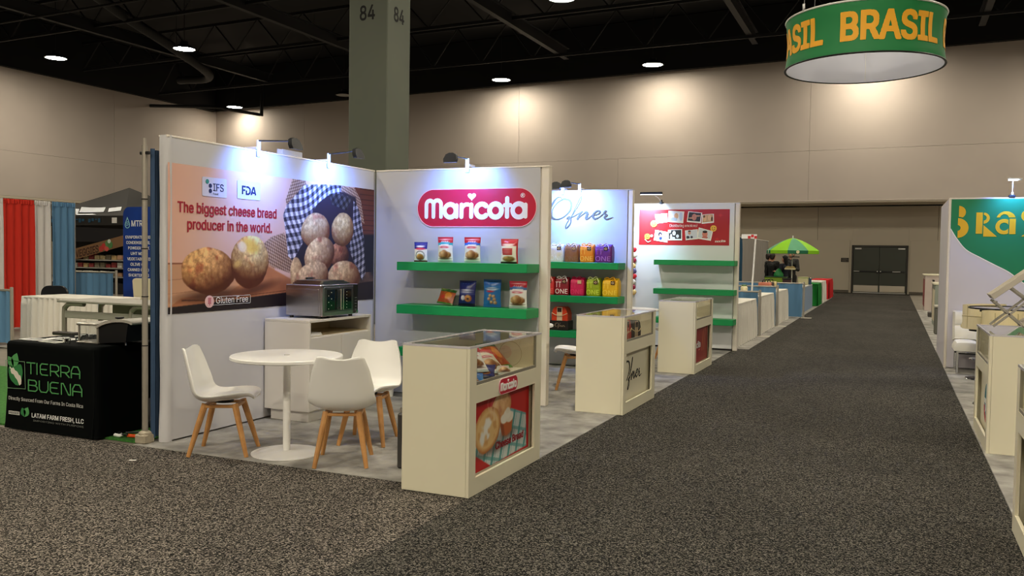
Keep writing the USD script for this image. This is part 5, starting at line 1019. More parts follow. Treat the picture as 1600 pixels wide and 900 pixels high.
# ---- hanging round sign
hg = thing('hanging_sign', 'round green hanging sign lettered BRASIL over the aisle', 'sign', (-0.46, 13.0, 4.18)); RR, HH = 1.03, 0.665
prof = [(RR * (1 - 0.03 * math.sin(math.pi * q)), HH * q) for q in np.linspace(0, 1, 9)]
part(hg, 'outer_band', trimesh.creation.revolve(np.array(prof + [(r - 0.012, z) for r, z in prof[::-1]] + prof[:1]), sections=96), pbr('sign_green', (22, 128, 66), 0.6), True)
part(hg, 'inner_lining', trimesh.creation.revolve(np.array([(r - 0.016, z) for r, z in prof] + [(r - 0.022, z) for r, z in prof[::-1]] + [(prof[0][0] - 0.016, 0)]), sections=96), pbr('sign_white_lining', (228, 230, 242), 0.8, transmission_weight=0.0), True)
part(hg, 'bottom_hoop', tube([(RR * math.cos(a), RR * math.sin(a), 0) for a in np.linspace(0, 2 * math.pi, 96, endpoint=False)], 0.012, 8, True), BLACK)
part(hg, 'top_hoop', tube([(RR * math.cos(a), RR * math.sin(a), HH) for a in np.linspace(0, 2 * math.pi, 96, endpoint=False)], 0.014, 8, True), WPLAST)
part(hg, 'lining_seam', bar((0.0, RR * 0.965 - 0.03, 0.01), (0, RR * 0.955 - 0.03, HH), 0.004, 6), pbr('seam_white', (250, 248, 240), 0.5))
word = txt('BRASIL', 0.345, 0.004, bold=True); word.apply_translation((0, 0, 0)); word.apply_scale((1.37 / word.extents[0], 1, 1))
word = trimesh.util.concatenate([mv(word, dx, dz, dn) for dx, dz, dn in ((-0.009, -0.005, 0), (0.009, -0.005, 0.0004), (-0.009, 0.006, 0.0008), (0.009, 0.006, 0.0012))])
word = word.subdivide_to_size(0.06) if hasattr(word, 'subdivide_to_size') else word
for k in range(4):
    v = word.vertices.copy(); a0 = math.radians(-16.0 + 90 * k); th = a0 + v[:, 0] / RR; z = 0.175 + v[:, 1]
    r = RR * (1 - 0.03 * np.sin(np.pi * z / HH)) + 0.002 + v[:, 2]
    base = math.atan2(-13.0, 0.46)
    part(hg, 'lettering', trimesh.Trimesh(np.stack([r * np.cos(base + th), r * np.sin(base + th), z], 1), word.faces, process=False), pbr('sign_yellow', (250, 180, 40), 0.6), False)
for k in range(4):
    a = math.radians(45 + 90 * k); q = (RR * math.cos(a), RR * math.sin(a)); part(hg, 'suspension_cable', bar((q[0], q[1], HH), (q[0] * 0.7, q[1] * 0.7, 13 - 4.18), 0.006, 6), pbr('cable_grey', (120, 120, 120), 0.4)); part(hg, 'cable_clamp', bx(q[0] - 0.02, q[0] + 0.02, q[1] - 0.02, q[1] + 0.02, HH, HH + 0.1), CHROME, False)

# ================================================================== LEFT SIDE
CLOTH = pbr('black_table_cloth', (5, 8, 8), 0.85, spec=0.1)
tb = thing('covered_table', 'table under a fitted black cloth with green and white lettering', 'table', (-6.93, 5.03, 0.006))
W_, D_, H_ = 1.07, 0.80, 0.742
lv = []
for z, g, r in ((0.0, 0.012, 0.03), (0.05, 0.008, 0.035), (0.35, -0.004, 0.04), (0.66, 0.0, 0.05), (0.715, 0.0, 0.05), (0.735, -0.008, 0.05), (0.742, -0.022, 0.04)):
    p = np.array(rrect(-g, -g, W_ + g, D_ + g, r).exterior.coords)[:-1]; lv.append(np.column_stack([p, np.full(len(p), z)]))
n = len(lv[0]); V = np.vstack(lv + [[[W_ / 2, D_ / 2, 0.742]]]); f = []
for i in range(len(lv) - 1):
    for j in range(n): a, b = i * n + j, i * n + (j + 1) % n; f += [(a, a + n, b + n), (a, b + n, b)]
f += [(len(V) - 1, (len(lv) - 1) * n + (j + 1) % n, (len(lv) - 1) * n + j) for j in range(n)]
m = trimesh.Trimesh(V, f, process=False); m.fix_normals(); part(tb, 'cloth', m, CLOTH, 40)
part(tb, 'hem_fold', [tube(spline([(W_ - 0.015, -0.016, 0.0), (W_ + 0.006, -0.010, 0.35), (W_ - 0.01, 0.0, 0.72)], 6), 0.006, 6)], CLOTH)
LG_ = pbr('leaf_green_ink', (84, 160, 92), 0.6); LG2 = pbr('dark_leaf_green_ink', (52, 130, 70), 0.6)
def tbp(parent, name, shape, m, d=0.002, off=-0.0075): return part(parent, name, plane_to(ex(shape, d), (0, off, 0.0), (1, 0, 0), (0, 0, 1)), m, False)
sq = Polygon([(0.024, 0.579), (0.262, 0.579), (0.270, 0.345), (0.045, 0.338)])
lg = tbp(tb, 'logo_frame', sq.difference(sq.buffer(-0.005)), pbr('frame_green_ink', (120, 160, 120), 0.6))
leafs = lambda a, b, w: Polygon([(a[0] + (b[0] - a[0]) * t + w * math.sin(math.pi * t) * s * -(b[1] - a[1]), a[1] + (b[1] - a[1]) * t + w * math.sin(math.pi * t) * s * (b[0] - a[0])) for s, ts in ((1, np.linspace(0, 1, 14)), (-1, np.linspace(1, 0, 14))) for t in ts]).buffer(0)
tbp(lg, 'logo_leaf', leafs((0.121, 0.52), (0.058, 0.612), 0.32), LG_); tbp(lg, 'logo_leaf', leafs((0.121, 0.52), (0.166, 0.645), 0.34), LG_)
tbp(lg, 'logo_apple', Polygon(spline([(0.15, 0.372), (0.085, 0.42), (0.062, 0.50), (0.085, 0.535), (0.13, 0.52), (0.17, 0.545), (0.215, 0.55), (0.235, 0.50), (0.225, 0.43), (0.19, 0.375), (0.15, 0.372)], 6)).buffer(0), LG2)
tbp(lg, 'logo_map', Polygon([(0.079, 0.529), (0.10, 0.512), (0.125, 0.52), (0.142, 0.499), (0.172, 0.487), (0.19, 0.462), (0.211, 0.456), (0.222, 0.42), (0.218, 0.385), (0.196, 0.372), (0.186, 0.392), (0.17, 0.418), (0.146, 0.437), (0.127, 0.462), (0.10, 0.468), (0.088, 0.492), (0.094, 0.505), (0.078, 0.512)]), pbr('map_cream_ink', (232, 224, 208), 0.6), 0.003)
def mono(word, h, adv, w):
    """wide single line capitals"""
    k = h; q = k * 0.86; G = {'T': [[(0, k), (q, k)], [(q / 2, k), (q / 2, 0)]], 'I': [[(0, 0), (0, k)]], 'E': [[(q * .9, k), (.18 * q, k), (0, k * .82), (0, k * .18), (.18 * q, 0), (q * .9, 0)], [(0, k * .5), (q * .75, k * .5)]],
        'R': [[(0, 0), (0, k), (q * .75, k), (q, k * .85), (q, k * .55), (q * .75, k * .4), (0, k * .4)], [(q * .5, k * .4), (q, 0)]], 'A': [[(0, 0), (0, k * .6), (q * .25, k), (q * .75, k), (q, k * .6), (q, 0)], [(0, k * .38), (q, k * .38)]],
        'B': [[(0, 0), (0, k), (q * .75, k), (q * .92, k * .85), (q * .92, k * .65), (q * .75, k * .52), (0, k * .52)], [(q * .75, k * .52), (q, k * .38), (q, k * .15), (q * .8, 0), (0, 0)]], 'U': [[(0, k), (0, k * .25), (q * .2, 0), (q * .8, 0), (q, k * .25), (q, k)]], 'N': [[(0, 0), (0, k), (q * .2, k), (q * .8, 0), (q, 0), (q, k)]]}
    x, out = 0, []
    for ch in word:
        for s in G[ch]: out.append(LineString([(x + a, b) for a, b in s]).buffer(w, 3))
        x += (q + adv) if ch != 'I' else adv * 1.6
    u = unary_union(out); return u
def fit(shape, x0, x1, z0, z1, slant=0.0):
    b = shape.bounds; s = affinity.translate(shape, -b[0], -b[1]); s = affinity.scale(s, (x1 - x0) / (b[2] - b[0]), (z1 - z0) / (b[3] - b[1]), origin=(0, 0)); return affinity.translate(s, x0, z0)
tbp(tb, 'lettering', fit(mono('TIERRA', 1, 0.22, 0.055), 0.283, 0.915, 0.476, 0.578), LG_)
tbp(tb, 'lettering', fit(mono('BUENA', 1, 0.22, 0.055), 0.300, 0.938, 0.332, 0.432), LG_)
def tline(s, x0, x1, z, h, m, bold=False): part(tb, 'lettering', plane_to(txt(s, h, 0.002, bold, width=x1 - x0), (x0, -0.0075, z), (1, 0, 0), (0, 0, 1)), m, False)
PALE = pbr('pale_ink', (206, 206, 200), 0.6)
tline('Directly Sourced From Our Farms In Costa Rica', 0.062, 0.943, 0.243, 0.030, PALE); tline('LATAM FARM FRESH, LLC', 0.343, 0.95, 0.115, 0.036, WHITEINK, True); tline('IMPORTING WITH PURPOSE', 0.36, 0.95, 0.082, 0.014, pbr('dim_ink', (110, 112, 108), 0.6))
pb = tbp(tb, 'label_box', sbox(0.06, 0.118, 0.194, 0.148), PALE); part(pb, 'lettering', plane_to(txt('PRODUCED BY', 0.016, 0.001, True, width=0.118), (0.068, -0.009, 0.125), (1, 0, 0), (0, 0, 1)), INKB, False)
tbp(tb, 'logo_leaf', leafs((0.255, 0.11), (0.225, 0.185), 0.4), LG2); tbp(tb, 'logo_leaf', leafs((0.257, 0.11), (0.300, 0.195), 0.36), LG_)
# things on the table
ro = thing('food_warmer', 'black and silver food warmer with a glass front on the black table', 'food warmer', (-6.30, 5.20, 0.7495))
sp_ = spline([(0.30, 0.155), (0.36, 0.185), (0.45, 0.205), (0.55, 0.205), (0.63, 0.195)], 6)
part(ro, 'body', plane_to(ex(Polygon([(0.235, 0.03), (0.26, 0.012), (0.55, 0.035), (0.575, 0.18), (0.5, 0.19), (0.38, 0.17), (0.255, 0.135)]).buffer(0.006), 0.30), (0, 0.33, 0), (1, 0, 0), (0, 0, 1)), BLACK, 30)
part(ro, 'lid', plane_to(ex(LineString(spline([(0.245, 0.143), (0.32, 0.175), (0.42, 0.198), (0.52, 0.205), (0.60, 0.20), (0.64, 0.188)], 6)).buffer(0.011), 0.34), (0, 0.35, 0), (1, 0, 0), (0, 0, 1)), pbr('warmer_lid', (196, 192, 182), 0.35, 0.3), 30)
part(ro, 'frame', [bx(0.02, 0.035, 0.02, 0.035, 0.0, 0.15), bx(0.235, 0.255, 0.02, 0.035, 0, 0.15), bx(0.02, 0.035, 0.30, 0.315, 0.0, 0.15), bx(0.01, 0.26, 0.01, 0.325, 0.148, 0.17, 0.006), bx(0.01, 0.26, 0.01, 0.325, 0.0, 0.014)], pbr('warmer_frame', (190, 186, 176), 0.3, 0.7), False)
part(ro, 'glass_front', pane((0.035, 0.025, 0.014), (0.2, 0, 0), (0, 0, 0.134)), GLASS, False); part(ro, 'glass_side', pane((0.027, 0.30, 0.014), (0, -0.265, 0), (0, 0, 0.134)), GLASS, False)
part(ro, 'side_handle', bx(-0.07, 0.012, 0.12, 0.16, 0.15, 0.165, 0.006), BLACK, False)
part(ro, 'knob', lathe([(0, 0), (0.018, 0), (0.012, 0.02), (0.036, 0.032), (0.036, 0.042), (0, 0.042)], 18).apply_translation((0.30, 0.20, 0.175)), BLACK)
part(ro, 'foot', [bar((0.53, 0.05, 0.04), (0.55, 0.04, 0.0), 0.008, 8), bar((0.53, 0.30, 0.04), (0.55, 0.31, 0.0), 0.008, 8)], CHROME)
for k, (x, y, z, rz, w, d, m, lab) in enumerate(((-6.78, 5.22, 0.7495, 8, 0.26, 0.12, WHITEINK, 'white leaflet lying on the black table at the left end'), (-6.62, 5.36, 0.7495, -4, 0.30, 0.13, WHITEINK, 'white leaflet lying on the black table beside the cups'), (-6.70, 5.12, 0.7495, 3, 0.20, 0.05, BLACK, 'small black card on the front edge of the black table'), (-6.48, 5.14, 0.7495, -6, 0.24, 0.11, pbr('printed_leaflet', (196, 196, 184), 0.5), 'printed pale leaflet in front of the cups on the black table'))):
    t = thing('leaflet', lab, 'leaflet', (x, y, z), rz); part(t, 'sheet', bx(-w / 2, w / 2, -d / 2, d / 2, 0, 0.004, 0.001), m, False); part(t, 'print_block', bx(-w * .35, w * .3, -d * .3, d * .25, 0.004, 0.0046, 0), pbr('leaflet_print', (120, 124, 120), 0.6), False)
for k, (x, y) in enumerate(((-6.44, 5.40), (-6.37, 5.30), (-6.35, 5.16), (-6.28, 5.12), (-6.40, 5.46))):
    t = thing('sample_cup', f'small clear sample cup {("farthest left by the warmer", "standing second by the warmer", "in front of the warmer at left", "in front of the warmer glass", "behind the other cups")[k]} on the black table', 'cup', (x, y, 0.7495), 0, 'clear sample cups')
    part(t, 'cup_wall', lathe([(0.018, 0), (0.026, 0.045), (0.0275, 0.046), (0.0285, 0.044), (0.020, 0.0)], 20), GLASS, True); part(t, 'rim', tube([(0.027 * math.cos(a), 0.027 * math.sin(a), 0.045) for a in np.linspace(0, 2 * math.pi, 20, endpoint=False)], 0.0016, 5, True), WHITEINK)
# clutter on the turf
for nm, lab, cat, pts, m in (('power_strip', 'white power strip end lying on the turf by the black table', 'cable', [(-5.80, 5.17, 0.02), (-5.74, 5.165, 0.02), (-5.72, 5.17, 0.03)], WHITEINK), ('orange_tool', 'orange handled tool lying on the turf behind the drape post', 'tool', [(-5.69, 5.20, 0.02), (-5.60, 5.21, 0.02)], pbr('orange_plastic', (232, 84, 30), 0.4))):
    t = thing(nm, lab, cat, (0, 0, 0.002)); part(t, 'body', tube(spline(pts, 5), 0.014, 8), m); part(t, 'tip', bar(pts[-1], (pts[-1][0] + 0.05, pts[-1][1] + 0.01, pts[-1][2] + 0.004), 0.006, 6), pbr('red_plastic', (170, 30, 50), 0.4) if nm == 'orange_tool' else BLACK)
t = thing('extension_cable', 'black cable looping over the turf beside the black table', 'cord', (0, 0, 0)); part(t, 'cord', tube(spline([(-5.82, 5.30, 0.014), (-5.70, 5.38, 0.014), (-5.60, 5.28, 0.014), (-5.72, 5.22, 0.014), (-5.84, 5.26, 0.014)], 8), 0.007, 6), BLACK); part(t, 'plug', bx(-5.86, -5.82, 5.235, 5.265, 0.007, 0.03, 0.004), BLACK, False)
t = thing('equipment_bag', 'dark bag with a pale strap leaning beside the black table behind the post', 'bag', (-5.64, 5.55, 0.006), 20); part(t, 'body', rot(bx(-0.09, 0.12, -0.10, 0.10, 0, 0.28, 0.03), -14, (0, 1, 0)).apply_translation((0, 0, 0.02)), pbr('bag_charcoal', (40, 40, 42), 0.6), 40); part(t, 'strap', [bar((-0.06, -0.13, 0.12), (0.08, -0.12, 0.06), 0.016, 8), bar((-0.05, -0.12, 0.21), (0.10, -0.12, 0.15), 0.016, 8)], pbr('strap_grey', (150, 150, 140), 0.5)); part(t, 'buckle', bx(0.02, 0.06, -0.13, -0.115, 0.03, 0.05, 0.003), pbr('red_plastic', (170, 30, 50), 0.4), False)
# pipe and drape beside the bread wall
pd = thing('drape_post', 'silver drape post with a base plate at the end of the bread poster wall', 'post', (-5.425, 5.13, 0.0))
part(pd, 'pole', [bar((0, 0, 0.07), (0, 0, 0.78), 0.0235, 16), bar((0, 0, 0.78), (0, 0, 1.55), 0.0225, 16), bar((0, 0, 1.55), (0, 0, 2.36), 0.0215, 16), bar((0, 0, 2.34), (0, 0, 2.42), 0.012, 10)], POLE)
part(pd, 'pole_joint', [bar((0, 0, z - 0.004), (0, 0, z + 0.004), 0.026, 14) for z in (0.78, 1.17, 1.55, 1.94)], BLACK)
part(pd, 'base', [lathe([(0, 0), (0.05, 0), (0.055, 0.02), (0.05, 0.085), (0.03, 0.10), (0, 0.10)], 20), bx(-0.06, 0.05, -0.055, 0.055, 0, 0.075, 0.01)], pbr('base_dusty', (168, 158, 138), 0.6), 30)
part(pd, 'rail_hook', bx(-0.045, 0.05, -0.012, 0.012, 2.29, 2.315, 0.004), BLACK, False)
sd = thing('side_drape', 'dark blue drape hanging behind the bread poster wall', 'drape', (0, 0, 0)); part(sd, 'cloth', drape(-5.385, 5.19, -5.395, 8.2, 0.05, 2.33, 0.009, 0.2, 0.012, 3), NAVYDRAPE, 50); part(sd, 'cloth_edge', drape(-5.40, 5.17, -5.372, 5.18, 0.04, 2.34, 0.006, 0.05, 0.012, 5), pbr('drape_edge_blue', (50, 74, 104), 0.85), 50)

# ---- booth behind on the left
def skirted(label, x0, x1, y0, y1, h, sides, m, seed, top=None, wl=0.12, group=None, name='skirted_table'):
    t = thing(name, label, 'table', (x0, y0, 0.0), 0, group); X, Y = x1 - x0, y1 - y0
    part(t, 'tabletop', bx(-0.01, X + 0.01, -0.01, Y + 0.01, h - 0.03, h, 0.008), top or SKIRT, False)
    for s in sides:
        q = {'-y': (0, 0, X, 0), '+x': (X, 0, X, Y), '-x': (0, Y, 0, 0), '+y': (X, Y, 0, Y)}[s]
        part(t, 'skirt', drape(*q, 0.02, h - 0.02, 0.022, wl, 0.006, seed, 0.7), m, 50)
    return t
skirted('white skirted table in front of the red, white and blue drapes', -12.86, -11.16, 9.65, 10.45, 0.76, ('-y', '+x'), SKIRT, 11)
hd_ = thing('half_drape', 'low blue side drape at the left edge beside the white skirted table', 'drape', (0, 0, 0)); part(hd_, 'cloth', drape(-14.4, 9.2, -12.53, 9.2, 0.05, 0.86, 0.02, 0.16, 0.01, 8), BLUEDRAPE, 50); part(hd_, 'rail', bar((-14.4, 9.2, 0.87), (-12.5, 9.2, 0.87), 0.02, 10), POLE); part(hd_, 'pole', bar((-12.5, 9.2, 0.0), (-12.5, 9.2, 0.92), 0.026, 14), POLE); part(hd_, 'base', bx(-12.68, -12.32, 9.02, 9.38, 0, 0.012), POLE, False)
REDD = pbr('red_drape', (206, 42, 22), 0.85, bump=(50, 0.1)); WHTD = pbr('white_drape', (214, 210, 206), 0.85, bump=(50, 0.1))
for ya, yb, m, lab, col in ((10.2, 11.02, WHTD, 'white drape panel cut by the left edge beside the red drape', 1), (11.02, 11.66, REDD, 'bright red drape panel between two white ones', 2), (11.66, 12.04, WHTD, 'narrow white drape panel between the red and the blue drape', 3), (12.04, 12.58, BLUEDRAPE, 'blue drape panel at the right end of the red and white drapes', 4)):
    t = thing('back_drape', lab, 'drape', (0, 0, 0)); part(t, 'cloth', drape(-15.2, ya, -15.2, yb, 0.02, 2.36, 0.03, 0.15, 0.01, 20 + col), m, 50); part(t, 'gathered_top', drape(-15.2, ya + 0.01, -15.2, yb - 0.01, 2.36, 2.445, 0.018, 0.05, 0.02, 30 + col), m, 50)
t = thing('drape_rail', 'silver rail and end post carrying the red, white and blue drapes', 'rail', (-15.27, 0, 0)); part(t, 'rail', bar((0, 9.9, 2.40), (0, 12.62, 2.40), 0.02, 10), POLE); part(t, 'pole', bar((0, 12.62, 0), (0, 12.62, 2.47), 0.025, 12), POLE); part(t, 'base', bx(-0.2, 0.2, 12.42, 12.82, 0, 0.012), POLE, False)
t = thing('office_chair', 'black chair back showing behind the white skirted table', 'chair', (-13.6, 10.85, 0)); part(t, 'backrest', plane_to(ex(rrect(-0.24, 0, 0.24, 0.42, 0.14), 0.05), (0, 0, 0.45), (0.94, 0.34, 0), (0, 0, 1)), BLACK, 40); part(t, 'seat', bx(-0.23, 0.23, 0.0, 0.44, 0.42, 0.48, 0.03), BLACK, False)
for sx in (-1, 1):
    for sy in (0.04, 0.40): part(t, 'leg', bar((sx * 0.2, sy, 0.43), (sx * 0.22, sy, 0), 0.012, 8), CHROME)
# grey tube table
ct = thing('tube_table', 'grey table on bent tube legs behind the black covered table', 'table', (-9.62, 7.80, 0)); TG = pbr('tube_grey', (150, 144, 132), 0.4, 0.3); TP = pbr('table_grey_top', (158, 154, 144), 0.5)
part(ct, 'tabletop', bx(-0.08, 1.55, -0.05, 0.62, 0.855, 0.885, 0.008), TP, False)
for x in (0.0, 1.15):
    for y in (0.0, 0.55): part(ct, 'leg', tube(spline([(x, y, 0), (x, y, 0.70), (x + 0.03, y, 0.80), (x + 0.12, y, 0.838), (x + 0.35, y, 0.84)], 6), 0.03, 10), TG)
part(ct, 'apron_rail', bx(0.0, 1.5, -0.015, 0.015, 0.66, 0.75, 0.006), TP, False); part(ct, 'back_panel', bx(0.2, 1.5, 0.56, 0.58, 0.25, 0.84, 0.004), pbr('panel_grey', (140, 134, 122), 0.55), False); part(ct, 'low_shelf', bx(0.75, 1.5, 0.0, 0.56, 0.42, 0.45, 0.004), TP, False)
oc = thing('office_stool', 'dark handled trolley grip behind the food warmer', 'trolley', (-9.0, 7.35, 0)); part(oc, 'grip', bx(-0.22, 0.12, -0.05, 0.05, 0.50, 0.54, 0.015), pbr('grip_dark', (52, 46, 42), 0.5), False); part(oc, 'column', bar((0, 0, 0.05), (0, 0, 0.50), 0.03, 12), BLACK); part(oc, 'base', bx(-0.2, 0.2, -0.2, 0.2, 0.0, 0.05, 0.01), BLACK, False)
# blue half drape, canopy, cooler, banner
hb = thing('half_drape', 'low blue drape standing in front of the grocery cooler', 'drape', (0, 0, 0)); part(hb, 'cloth', drape(-15.75, 13.0, -14.62, 13.0, 0.05, 1.03, 0.02, 0.18, 0.01, 41), BLUEDRAPE, 50); part(hb, 'rail', bar((-15.8, 13, 1.05), (-14.55, 13, 1.05), 0.02, 10), POLE); part(hb, 'pole', bar((-14.53, 13, 0), (-14.53, 13, 1.10), 0.025, 12), POLE)
TENT = pbr('tent_black_cloth', (44, 42, 40), 0.8, bump=(8, 0.15))
te = thing('canopy_tent', 'black pop up canopy tent with a peaked roof behind the blue banner', 'tent', (-19.4, 17.8, 0)); a_ = 1.75
def tent_roof():
    V, n = [], 9
    F = []
    cs = [(-a_, -a_), (a_, -a_), (a_, a_), (-a_, a_)]
    for k in range(4):
        p, q = np.array(cs[k]), np.array(cs[(k + 1) % 4]); b = len(V)
        for i in range(n):
            s = i / (n - 1)
            for j in range(n):
                u = j / (n - 1); e = p + (q - p) * u; xy = e * (1 - s); z = 2.36 + (3.22 - 2.36) * s ** 1.15 - 0.10 * math.sin(math.pi * u) * math.sin(math.pi * min(1, s + 0.15)) * (1 - s)
                V.append((xy[0], xy[1], z))
        F.append(grid_faces(n, n) + b)
    m = trimesh.Trimesh(np.array(V), np.vstack(F)); m.merge_vertices(); return m
m = tent_roof(); part(te, 'roof', sheet(m.vertices, m.faces, 0.01), TENT, 25)
for k, (x0, y0, x1, y1) in enumerate(((-a_, -a_, a_, -a_), (a_, -a_, a_, a_), (a_, a_, -a_, a_), (-a_, a_, -a_, -a_))): part(te, 'valance', drape(x0, y0, x1, y1, 2.13, 2.37, 0.012, 0.6, 0.008, 60 + k), TENT, 50)
part(te, 'worn_print', plane_to(ex(unary_union([sbox(q * 0.115, 0.03 * ((q * 7) % 3), q * 0.115 + 0.085, 0.09 + 0.01 * (q % 2)) for q in range(22) if q % 6 != 5]), 0.003), (-1.55, -a_ - 0.03, 2.20), (1, 0, 0), (0, 0, 1)), pbr('dull_blue_ink', (40, 84, 112), 0.6), False)
part(te, 'valance_patch', bx(1.35, 1.52, -a_ - 0.035, -a_ - 0.03, 2.18, 2.32, 0), WHITEINK, False)
for x, y in ((-a_ + .05, -a_ + .05), (a_ - .05, -a_ + .05), (a_ - .05, a_ - .05), (-a_ + .05, a_ - .05)): part(te, 'leg', [bx(x - 0.022, x + 0.022, y - 0.022, y + 0.022, 0, 1.2, 0.004), bx(x - 0.03, x + 0.03, y - 0.03, y + 0.03, 1.15, 2.36, 0.004)], pbr('tent_leg', (206, 202, 194), 0.4), False)
def roof_pt(x, s, up=0.02):
    u = (x / (1 - s) + a_) / (2 * a_); z = 2.36 + 0.86 * s ** 1.15 - 0.10 * math.sin(math.pi * u) * math.sin(math.pi * min(1, s + 0.15)) * (1 - s)
    return (x, -a_ * (1 - s) - up * 0.4, z + up)
for x0, x1, s0, s1 in ((-0.95, -0.30, 0.20, 0.34), (-0.34, 0.55, 0.24, 0.40), (0.75, 1.2, 0.22, 0.36), (-0.2, 0.5, 0.14, 0.19)):
    V = [roof_pt(x0 + (x1 - x0) * i / 6 - 0.08 * j, s0 + (s1 - s0) * j / 3) for j in range(4) for i in range(7)]
    part(te, 'roof_window', sheet(np.array(V), grid_faces(4, 7), 0.004), pbr('stripe_white', (226, 230, 236), 0.4), True)
co = thing('grocery_cooler', 'dark grocery cooler lettered VEGGIES under the black canopy', 'cooler', (-27.2, 21.6, 0)); DKC = pbr('cooler_dark', (26, 25, 28), 0.5)
part(co, 'back', bx(0, 6.4, 0.6, 0.7, 0, 2.3, 0), DKC, False); part(co, 'header', bx(0, 6.4, -0.05, 0.6, 1.75, 2.3, 0.01), DKC, False); part(co, 'base', bx(0, 6.4, -0.05, 0.6, 0, 0.35, 0.01), DKC, False)
for z in (0.55, 0.85, 1.12): part(co, 'shelf', bx(0.02, 6.38, 0.0, 0.6, z, z + 0.03, 0.003), DKC, False); part(co, 'price_rail', bx(0.02, 6.38, -0.012, 0.0, z - 0.01, z + 0.035, 0.001), pbr('price_rail', (150, 148, 140), 0.5), False)
hdp = part(co, 'header_print', plane_to(ex(Polygon([(1.1, 1.12), (3.6, 1.66), (3.6, 2.02), (1.1, 1.50)]), 0.004), (0, -0.056, 0), (1, 0, 0), (0, 0, 1)), pbr('crate_brown', (120, 88, 58), 0.6), False)
part(hdp, 'lettering', plane_to(txt('VEGGIES', 0.24, 0.003, True, width=1.1), (1.20, -0.061, 1.20), (1, 0, 0.19), (-0.05, 0, 1)), pbr('rust_ink', (62, 36, 24), 0.6), False)
for q, (x, z, r, col) in enumerate(((2.42, 1.52, .10, (170, 60, 50)), (2.55, 1.60, .11, (180, 50, 44)), (2.68, 1.54, .10, (190, 80, 70)), (2.72, 1.70, .11, (90, 130, 80)), (2.84, 1.66, .12, (70, 120, 66)), (2.80, 1.78, .07, (200, 210, 196)))):
    part(hdp, 'vegetable_print', plane_to(ex(Point(x, z).buffer(r, 10), 0.004 + 0.0005 * q), (0, -0.06, 0), (1, 0, 0), (0, 0, 1)), pbr('veg_%d' % q, col, 0.6), False)
r_ = random.Random(5)
def goods(z, n, x0, x1):
    for k in range(n):
        x = x0 + (x1 - x0) * (k + 0.5) / n; col = r_.choice([(206, 186, 140), (190, 160, 110), (150, 60, 60), (220, 216, 206), (120, 110, 90), (180, 140, 110)]); h = r_.uniform(0.12, 0.2)
        part(co, 'food_pack', bx(x - 0.11, x + 0.10, 0.08, 0.3, z + 0.03, z + 0.03 + h, 0.01), pbr('goods_%d_%d_%d' % col, col, 0.5), False)
for z in (0.55, 0.85, 1.12): goods(z, 22, 0.3, 6.2)
mt = thing('banner_board', 'blue standing banner listing dairy and oil products, cut by the drape post', 'banner', (-15.42, 14.0, 0)); MB = pbr('banner_blue', (20, 66, 156), 0.5, vary=((16, 52, 132), 2.0))
sh = unary_union([rrect(0.0, 0.05, 1.0, 2.45, 0.17), sbox(0, 0.05, 1, 1.5)]); part(mt, 'board', plane_to(ex(sh, 0.02), (0, 0, 0), (1, 0.0, 0), (0, 0, 1)), MB, False)
part(mt, 'foot', [bx(0.1, 0.16, -0.2, 0.3, 0, 0.05), bx(0.84, 0.9, -0.2, 0.3, 0, 0.05)], BLACK, False)
def ml(s, x, z, h, w=None): part(mt, 'lettering', plane_to(txt(s, h, 0.003, True, width=w), (x, -0.023, z), (1, 0, 0), (0, 0, 1)), WHITEINK, False)
ml('MTR', 0.25, 2.03, 0.125, 0.32)
dp = unary_union([Point(0.13, 2.06).buffer(0.075), Polygon([(0.06, 2.09), (0.20, 2.09), (0.13, 2.24)])]); part(mt, 'drop_mark', plane_to(ex(dp.difference(dp.buffer(-0.018)).union(unary_union([LineString([(0.09, 2.04 + q), (0.17, 2.07 + q)]).buffer(0.007) for q in (0, 0.035, 0.07)])), 0.003), (0, -0.023, 0), (1, 0, 0), (0, 0, 1)), pbr('drop_pale', (150, 206, 214), 0.5), False)
for k, (s, x, w) in enumerate((('EVAPORATED MILK', 0.13, 0.80), ('CONDENSED MILK', 0.145, 0.76), ('POWDER MILK', 0.20, 0.62), ('UHT MILK', 0.28, 0.46), ('VEGETABLE OIL', 0.175, 0.70), ('OLIVE OIL', 0.27, 0.48), ('CANNED FOOD', 0.19, 0.62), ('SHORTENING', 0.21, 0.60))): ml(s, x - 0.05, 1.765 - 0.118 * k, 0.062, w)
wc = thing('high_chair', 'cream plastic chair back in front of the blue banner', 'chair', (-13.62, 12.9, -0.0)); part(wc, 'backrest', plane_to(ex(rrect(-0.22, 0, 0.22, 0.52, 0.06), 0.04), (0, 0, 0.44), (0.95, 0.3, 0), (0, -0.1, 1)), pbr('cream_plastic', (226, 220, 186), 0.4), 40); part(wc, 'seat', bx(-0.22, 0.2, -0.1, 0.34, 0.40, 0.45, 0.02), pbr('cream_plastic', (226, 220, 186), 0.4), False)
for sx in (-1, 1):
    for sy in (-0.06, 0.30): part(wc, 'leg', bar((sx * 0.18, sy, 0.40), (sx * 0.2, sy, 0), 0.013, 8), CHROME)
rk = thing('wire_rack', 'pale metal rack with bags beside the blue banner', 'rack', (-15.2, 15.6, 0))
part(rk, 'upright', [bx(x - 0.02, x + 0.02, -0.02, 0.02, 0, 1.5) for x in (0, 0.5)], pbr('tent_leg', (206, 202, 194), 0.4), False)
for z in (0.35, 0.65, 0.9, 1.15): part(rk, 'shelf', bx(-0.02, 0.52, -0.03, 0.35, z, z + 0.025), ALU, False)
for z in (0.675, 0.925, 1.175):
    for x in (0.12, 0.36): part(rk, 'goods_pack', bx(x - 0.09, x + 0.09, 0.02, 0.25, z, z + 0.12, 0.02), pbr('goods_206_186_140', (206, 186, 140), 0.5), 40)

